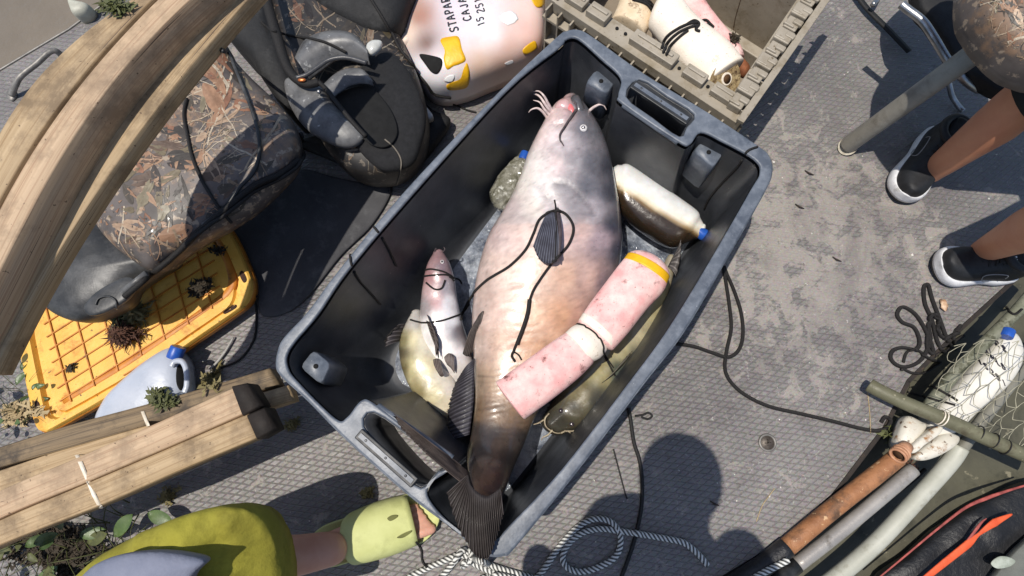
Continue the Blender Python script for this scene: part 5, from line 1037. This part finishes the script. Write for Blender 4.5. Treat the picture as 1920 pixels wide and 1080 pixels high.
for i in range(15):
    u = .33+.045*i*.75; r = []; w_ = (.21+.018*math.sin(i/14*3.1))*fl; hh_ = .098-.034*(i/14)
    for k in range(19):
        a = math.pi*k/18; r.append(heel+ax*((u+.05*math.sin(a)*(1 if i > 7 else -1)*abs(i-7)/7)*fl)+sd_*(math.copysign(abs(math.cos(a))**.7, math.cos(a))*w_)+Vector((0,0,-.02+hh_*math.sin(a)**.75)))
    rg.append(r)
m_ = []
for r in rg: m_.append(r+[q-Vector((0,0,.006))-(q-(r[0]+r[-1])/2)*.05 for q in r[::-1]])
skin(bm, m_); st = obj("slide_strap", bm, SL, pA)
def slot(q): 
    return patch("strap_slot", q, mat("slot_olive", srgb(110,112,60), srgb(90,92,48), .7), st, off=.001)
slot([(726,972),(735,966),(746,966),(744,971),(732,977)]); slot([(744,1008),(756,1000),(772,994),(770,999),(756,1008)])
# ================================================================== ROPES ON THE DECK
PARA = uvrope("paracord", srgb(226,226,220), srgb(24,26,28), 34, rough=.8); WR = mat("rope_wet", srgb(30,28,27), srgb(18,17,17), .6, 200, bump=.5, bscale=400)
for nm, pth, rr_, m_, lb in (
 ("rope", [(1268,645),(1300,650),(1335,662),(1365,670),(1385,655),(1392,625),(1388,585),(1375,545),(1362,515),(1356,500),(1360,530),(1366,570),(1370,615),(1362,655),(1358,690),(1368,715),(1395,740),(1440,762),(1500,776),(1560,790),(1610,803),(1645,808),(1662,800),(1668,788),(1658,782),(1650,792)], .0052, BROPE, "long black rope looping over the bare deck from the tote to the net"),
 ("rope", [(1800,610),(1785,632),(1790,655),(1775,640),(1760,600),(1745,560),(1738,535),(1730,540),(1732,570),(1745,600),(1755,640),(1770,660),(1790,640),(1805,630)], .0052, BROPE, "black rope in a tall narrow loop beside the near sneaker"),
 ("rope", [(1795,625),(1770,635),(1755,618),(1762,600),(1748,590),(1740,612),(1736,650),(1748,665),(1742,640),(1728,610),(1712,588),(1690,576),(1680,590),(1690,605),(1712,615),(1722,640),(1715,655),(1690,652),(1672,658),(1668,672),(1680,685),(1700,688),(1725,675),(1742,640),(1738,610),(1745,605)], .0052, BROPE, "tangled heap of black rope on the deck by the hull edge"),
 ("rope", [(1690,690),(1710,700),(1735,698),(1750,688),(1762,680),(1740,672),(1715,655),(1698,662),(1692,680)], .004, BROPE, "lowest coil of the black rope heap by the hull edge"),
 ("cord", [(1178,765),(1182,790),(1188,830),(1198,862),(1203,900),(1202,950),(1192,1000),(1180,1040),(1163,1085)], .0052, WR, "wet black cord running from the tote to the bottom edge of the picture"),
 ("rope", [(762,1085),(790,1070),(830,1052),(860,1040),(890,1046),(930,1062),(985,1078),(1005,1082),(1022,1062),(1040,1035),(1060,1010),(1085,985),(1112,972),(1140,975),(1158,992),(1163,1015),(1155,1040),(1130,1058),(1095,1070),(1068,1066),(1055,1050),(1058,1030),(1075,1008),(1100,994),(1130,990),(1165,995),(1205,1001),(1245,1008),(1280,1016),(1305,1035),(1325,1058)], .0082, PARA, "black and white braided rope in loops at the bottom edge"),
 ("rope", [(820,1090),(845,1062),(858,1042),(875,1036),(885,1048),(868,1060),(880,1052),(930,1074),(990,1092)], .0082, PARA, "second strand of black and white braided rope knotted near the fish tail"),
 ("cord", [(900,1085),(930,1078),(965,1084)], .0082, PARA, "short bight of black and white rope touching the bottom edge"),
 ("cord", [(780,1015),(790,1030),(792,1050),(800,1064)], .003, WR, "short black cord end below the yellow slide"),
 ("cord", [(1150,842),(1160,880),(1172,925),(1176,935)], .002, WR, "thin dark line scuffed on the shaded deck below the tote"),
 ("cord", [(1190,780),(1205,778),(1215,774),(1222,780),(1214,786),(1202,782)], .003, WR, "short curled black string beside the tote in its shadow"),
):
    bm = BM(); line(bm, pth, rr_, dense=2 if len(pth) > 12 else 3); obj(nm, bm, m_, None, lb, nm, surf=True)
s = random.Random(4)
DEB = mat("debris_dark", srgb(60,50,42), srgb(40,34,30), .8, 60)
for (x, y), lb in (((1518,325), "small round dark crumb on the deck between crate and sneakers"), ((1500,388), "thin dark twig on the deck right of the tote corner"), ((1570,487), "small dark curled scrap in the middle of the bare deck"), ((1340,945), "small black crumb near the drain plug, lower on the deck")):
    bm = BM(); tube(bm, [P(x-9, y-6, .004), P(x, y, .006), P(x+8, y+3, .004)], [.001,.003,.001], 6, smooth=4); obj("debris", bm, DEB, None, lb, "debris")
bm = BM(); blob(bm, P(1770,572,.008), .014, (.7,1.2,.35), rough=.5); obj("shell_bit", bm, mat("shell_tan", srgb(206,180,150), srgb(160,120,90), .5, 60), None, "tan shell like scrap beside the black rope loop", "scrap")
for pth, lb in (([(1418,978),(1428,950),(1440,932),(1452,916)], "pale dry straw on the deck below the drain plug"), ([(1632,812),(1630,770),(1626,735)], "white straw standing beside the net frame")):
    bm = BM(); line(bm, pth, .0012); obj("straw", bm, WEED[5], None, lb, "straw", surf=False)
# ================================================================== PIPES, NET AND CUT JUG IN THE HULL WELL
def pipe(name, lb, cat, pts, r, m, n=28, sm=6, **k):
    bm = BM(); tube(bm, [P(*q) for q in pts], r, n, smooth=sm); return obj(name, bm, m, None, lb, cat, **k)
RUST = mat("pipe_rust", srgb(166,116,78), srgb(136,90,58), .55, 16, c3=srgb(92,68,50), s3=14, t3=.54, w3=.08, bump=.5, bscale=120, c4=srgb(196,160,120), s4=60, t4=.66)
t = thing("pole", "rust brown pole with black taped grip along the deck edge", "pole", P(1500,1000,0))
bm = BM(); tube(bm, [P(1682,858,.02), P(1640,892,.02), P(1560,955,.02), P(1475,1026,.02)], .023, 28, smooth=4); obj("shaft", bm, RUST, t)
bm = BM(); tube(bm, [P(1475,1026,.02), P(1430,1062,.02), P(1375,1100,.02), P(1300,1160,.02)], [.025,.026,.026], 28, smooth=4)
for v in bm.verts: v.co += v.co.normalized()*.0015*noise.noise(v.co*120)
obj("taped_grip", bm, mat("tape_black", srgb(42,42,44), srgb(26,26,28), .38, 40, bump=.8, bscale=140, bdist=.003), t)
t = thing("pole", "silvery metal pole with black collar, between the rusty pole and the pale pipe", "pole", P(1600,980,-.1))
bm = BM(); tube(bm, [P(1712,880,.0), P(1660,925,.0), P(1570,1000,-.0), P(1490,1062,-.0)], .0185, 28, smooth=4); obj("shaft", bm, mat("pole_silver", srgb(168,164,158), srgb(144,140,136), .4, 10, metallic=.25, bump=.2, c3=srgb(110,104,96), s3=20, t3=.62), t)
bm = BM(); tube(bm, [P(1494,1058,0), P(1440,1100,0), P(1400,1130,0)], .021, 28); obj("collar", bm, BLK, t)
bm = BM(); line(bm, [(1405,1090),(1430,1075),(1455,1062),(1478,1050)], .0082, z=.05); obj("rope", bm, PARA, None, "stub of black and white rope on the taped grip", "rope")
pipe("pipe", "long pale plastic pipe curving up from the bottom edge toward the net", "pipe", [(1500,1130,-.05),(1560,1088,-.04),(1640,1020,-.03),(1720,935,-.01),(1780,868,.0),(1800,838,.01)], .0215, mat("pvc_pale", srgb(176,176,164), srgb(160,160,146), .5, 10, bump=.15, c3=srgb(140,136,120), s3=16, t3=.62, w3=.06))
pipe("pipe", "short grey pipe continuing from the pale pipe to the upper right, beneath the net", "pipe", [(1796,850,-.02),(1840,790,-.02),(1890,725,-.02),(1960,640,-.02)], .016, mat("pvc_dull", srgb(128,126,116), srgb(108,106,96), .5, 10, bump=.2, c3=srgb(84,80,66), s3=16, t3=.58, w3=.06))
bm = BM(); line(bm, [(1600,990),(1650,945),(1700,910),(1735,880)], .006, z=-.06); obj("cable", bm, BCORD, None, "dark cable lying between silvery pole and pale pipe", "cable")
t = thing("landing_net", "landing net with olive tube frame and thin mesh over the cut white jug", "landing net", P(1780,780,0), None)
OLV = mat("tube_olive", srgb(108,106,84), srgb(92,90,70), .5, 12, bump=.3, bscale=90, c3=srgb(80,74,56), s3=24, t3=.6, c4=srgb(150,144,120), s4=60, t4=.68)
bm = BM(); tube(bm, [P(*q) for q in ((1630,722,.05),(1650,733,.06),(1700,757,.07),(1780,790,.08),(1850,822,.08),(1925,855,.08),(2000,890,.08))], .0185, 24, smooth=5); obj("frame_tube", bm, OLV, t)
bm = BM(); tube(bm, [P(*q) for q in ((1735,770,.02),(1790,700,.03),(1850,640,.03),(1905,585,.03),(1960,520,.03))], .016, 24, smooth=5); obj("frame_tube", bm, mat("tube_mossy", srgb(132,132,116), srgb(104,106,88), .55, 20, c3=srgb(76,76,58), s3=30, t3=.56, w3=.05, bump=.3), t)
for x, y in ((1762,782),(1768,785),(1834,812),(1862,826),(1884,838)):
    bm = BM(); c = P(x, y, .08); ax_ = (P(1850,822,.08)-P(1780,790,.08)).normalized(); rp_ = ringpts(c, ax_, .0195, 24); tube(bm, rp_+[rp_[0]], .0018, 6, caps=False); obj("wrap_ring", bm, STR if x < 1800 else WR, t)
CJ = mat("jug_white", srgb(214,210,198), srgb(196,190,176), .4, 14, bump=.4, bscale=50, c3=srgb(150,108,66), s3=26, t3=.6, w3=.05, c4=srgb(90,66,44), s4=70, t4=.66)
tj = thing("cut_jug", "white plastic jug with marker writing and blue cap lying under the net", "jug", P(1830,700,-.02))
bm = BM(); puff(bm, [(1735,800),(1752,764),(1775,735),(1820,685),(1862,636),(1884,620),(1904,630),(1913,660),(1904,692),(1880,726),(1850,752),(1820,778),(1780,815),(1748,818)], -.0, .04, .05, p=2.8, n=5, rings=12); obj("jug_body", bm, mat("jug_white_clean", srgb(222,219,210), srgb(206,202,192), .4, 12, bump=.2, bscale=50, c3=srgb(180,160,120), s3=12, t3=.68, w3=.04), tj); cap(tj, (1886,632), (1892,618), .045, .016)
bm = BM(); write(bm, "R8", (1868,648), (12,9), (-4,-12), .002); write(bm, "OMLD", (1850,664), (10,9), (-4,-11), .0018); write(bm, "15251", (1836,680), (11,10), (-4,-11), .0018); obj("handwriting", bm, INK, tj, surf=False)
tj = thing("cut_jug", "white jug cut into a funnel, its brown neck touching the rusty pole", "jug", P(1700,840,-.0))
bm = BM(); puff(bm, [(1678,838),(1686,800),(1700,780),(1725,790),(1735,800),(1712,830),(1700,852)], .02, .02, .03, p=2.4, rings=8); obj("funnel_side", bm, CJ, tj)
bm = BM(); puff(bm, [(1712,856),(1735,832),(1770,812),(1796,818),(1790,835),(1755,856),(1725,864)], .015, .02, .03, p=2.4, rings=8); obj("funnel_side", bm, CJ, tj)
bm = BM(); puff(bm, [(1704,840),(1740,808),(1765,798),(1762,812),(1730,836),(1712,850)], .045, .01, .02, p=2.6, rings=8); obj("jug_handle", bm, CJ, tj)
NK = mat("neck_brown", srgb(196,150,118), srgb(170,120,90), .5, 30, bump=.3); nx_ = (P(1680,862,.06)-P(1702,838,.04)).normalized()
bm = BM(); c = P(1686,852,.055); tube(bm, [c-nx_*.04, c-nx_*.012], [.016,.019], 24)
for i in range(3): rp_ = ringpts(c-nx_*(.012-.009*i), nx_, .019, 24); tube(bm, rp_+[rp_[0]], .0035, 8, caps=False)
obj("neck", bm, NK, tj)
bm = BM(); tube(bm, [c-nx_*.004, c+nx_*.002], .0145, 24); obj("mouth_hole", bm, MATS["hole_brown"], tj)
# net mesh: knotted strands sagging between the frame tubes
bm = BM(); s = random.Random(2); NT = mat("net_line", srgb(176,172,150), srgb(140,136,116), .6, 60)
g = {}
for i in range(12):
    for j in range(9):
        u, v = i/11, j/8; ax0, ay0 = 1740+u*210, 775+u*80; bx0, by0 = 1790+u*190, 645+u*40-30*math.sin(u*2)
        x, y = ax0+(bx0-ax0)*v+s.uniform(-5,5), ay0+(by0-ay0)*v+s.uniform(-5,5); g[i, j] = P(x, y, .075-.03*math.sin(math.pi*v)*math.sin(math.pi*u)+s.uniform(-.004,.004))
for i in range(12):
    for j in range(9):
        for di, dj in ((1, (1 if (i+j)%2 else 0)), (0, 1)):
            if (i+di, j+dj) in g and (di == 1 or (i+j)%2 == 0 or j%3 == 0):
                a, b_ = g[i, j], g[i+di, j+dj]; tube(bm, [a, (a+b_)/2+Vector((0,0,-.004)), b_], .0009, 5)
obj("netting", bm, NT, t, surf=False)
for pth, lb in (([(1745,722),(1758,730),(1780,742),(1795,752)], "black tie on the white jug under the net"), ([(1885,575),(1900,590),(1915,580)], "black tie at the far end of the mossy tube"), ([(1700,735),(1735,745),(1790,760)], "black cord crossing the net frame")):
    bm = BM(); line(bm, pth, .003); obj("cord_tie", bm, BCORD, None, lb, "cord", surf=False)
# black sheets and orange strips in the bottom right corner
TARP = mat("tarp_black", srgb(34,34,36), srgb(24,25,27), .45, 12, bump=.6, bscale=20, bdist=.01)
bm = BM(); puff(bm, [(1640,1100),(1700,1040),(1780,975),(1850,935),(1960,900),(2100,980),(2000,1160),(1750,1180)], -.08, .03, .03, p=3, rings=10)
for v in bm.verts: v.co.z += .012*noise.noise(v.co*14)
obj("black_tarp", bm, TARP, None, "black tarp in the bottom right corner under orange strips", "tarp")
OR_ = mat("strip_orange", srgb(220,94,52), srgb(196,76,40), .5, 30, bump=.3, bscale=80); RD = mat("strip_red", srgb(170,84,76), srgb(120,56,52), .6, 40, bump=.4)
bm = BM(); tube(bm, [P(x, y, -.03) for x, y in ((1722,1095),(1770,1056),(1815,1020),(1835,1002),(1865,980),(1898,964))], [.007,.009,.010,.004,.010,.002], 10, smooth=6, flat=.3); obj("orange_strip", bm, OR_, None, "bright orange strip lying across the black tarp", "strip")
bm = BM(); tube(bm, [P(x, y, -.03) for x, y in ((1808,1022),(1825,1000),(1840,980),(1850,972))], [.003,.004,.001], 8, smooth=4, flat=.4); obj("orange_strip", bm, RD, None, "short dull orange sliver beside the bright orange strip", "strip")
bm = BM(); tube(bm, [P(x, y, -.025) for x, y in ((1640,1090),(1700,1040),(1760,990),(1810,952),(1850,934),(1890,920),(1940,905))], [.002,.003,.005,.002], 8, smooth=6, flat=.6); obj("red_strip", bm, RD, None, "long reddish strip along the upper edge of the black tarp", "strip")
bm = BM(); board(bm, [(1860,1090),(1900,1040),(1960,985)], [(1990,1090),(1990,1040),(2000,1000)], -.02, .02); obj("grey_plank", bm, mat("plank_grey", srgb(104,106,100), srgb(84,86,82), .7, 20), None, "grey plank in the extreme bottom right corner", "plank")
bm = BM(); puff(bm, [(1858,1056),(1872,1044),(1890,1044),(1904,1052),(1894,1062),(1870,1066)], -.012, .004, .003, p=1.6); obj("fallen_leaf", bm, mat("leaf_grey", srgb(170,176,164), srgb(140,146,132), .6, 60), None, "pale grey green leaf on the grey plank at bottom right", "leaf")
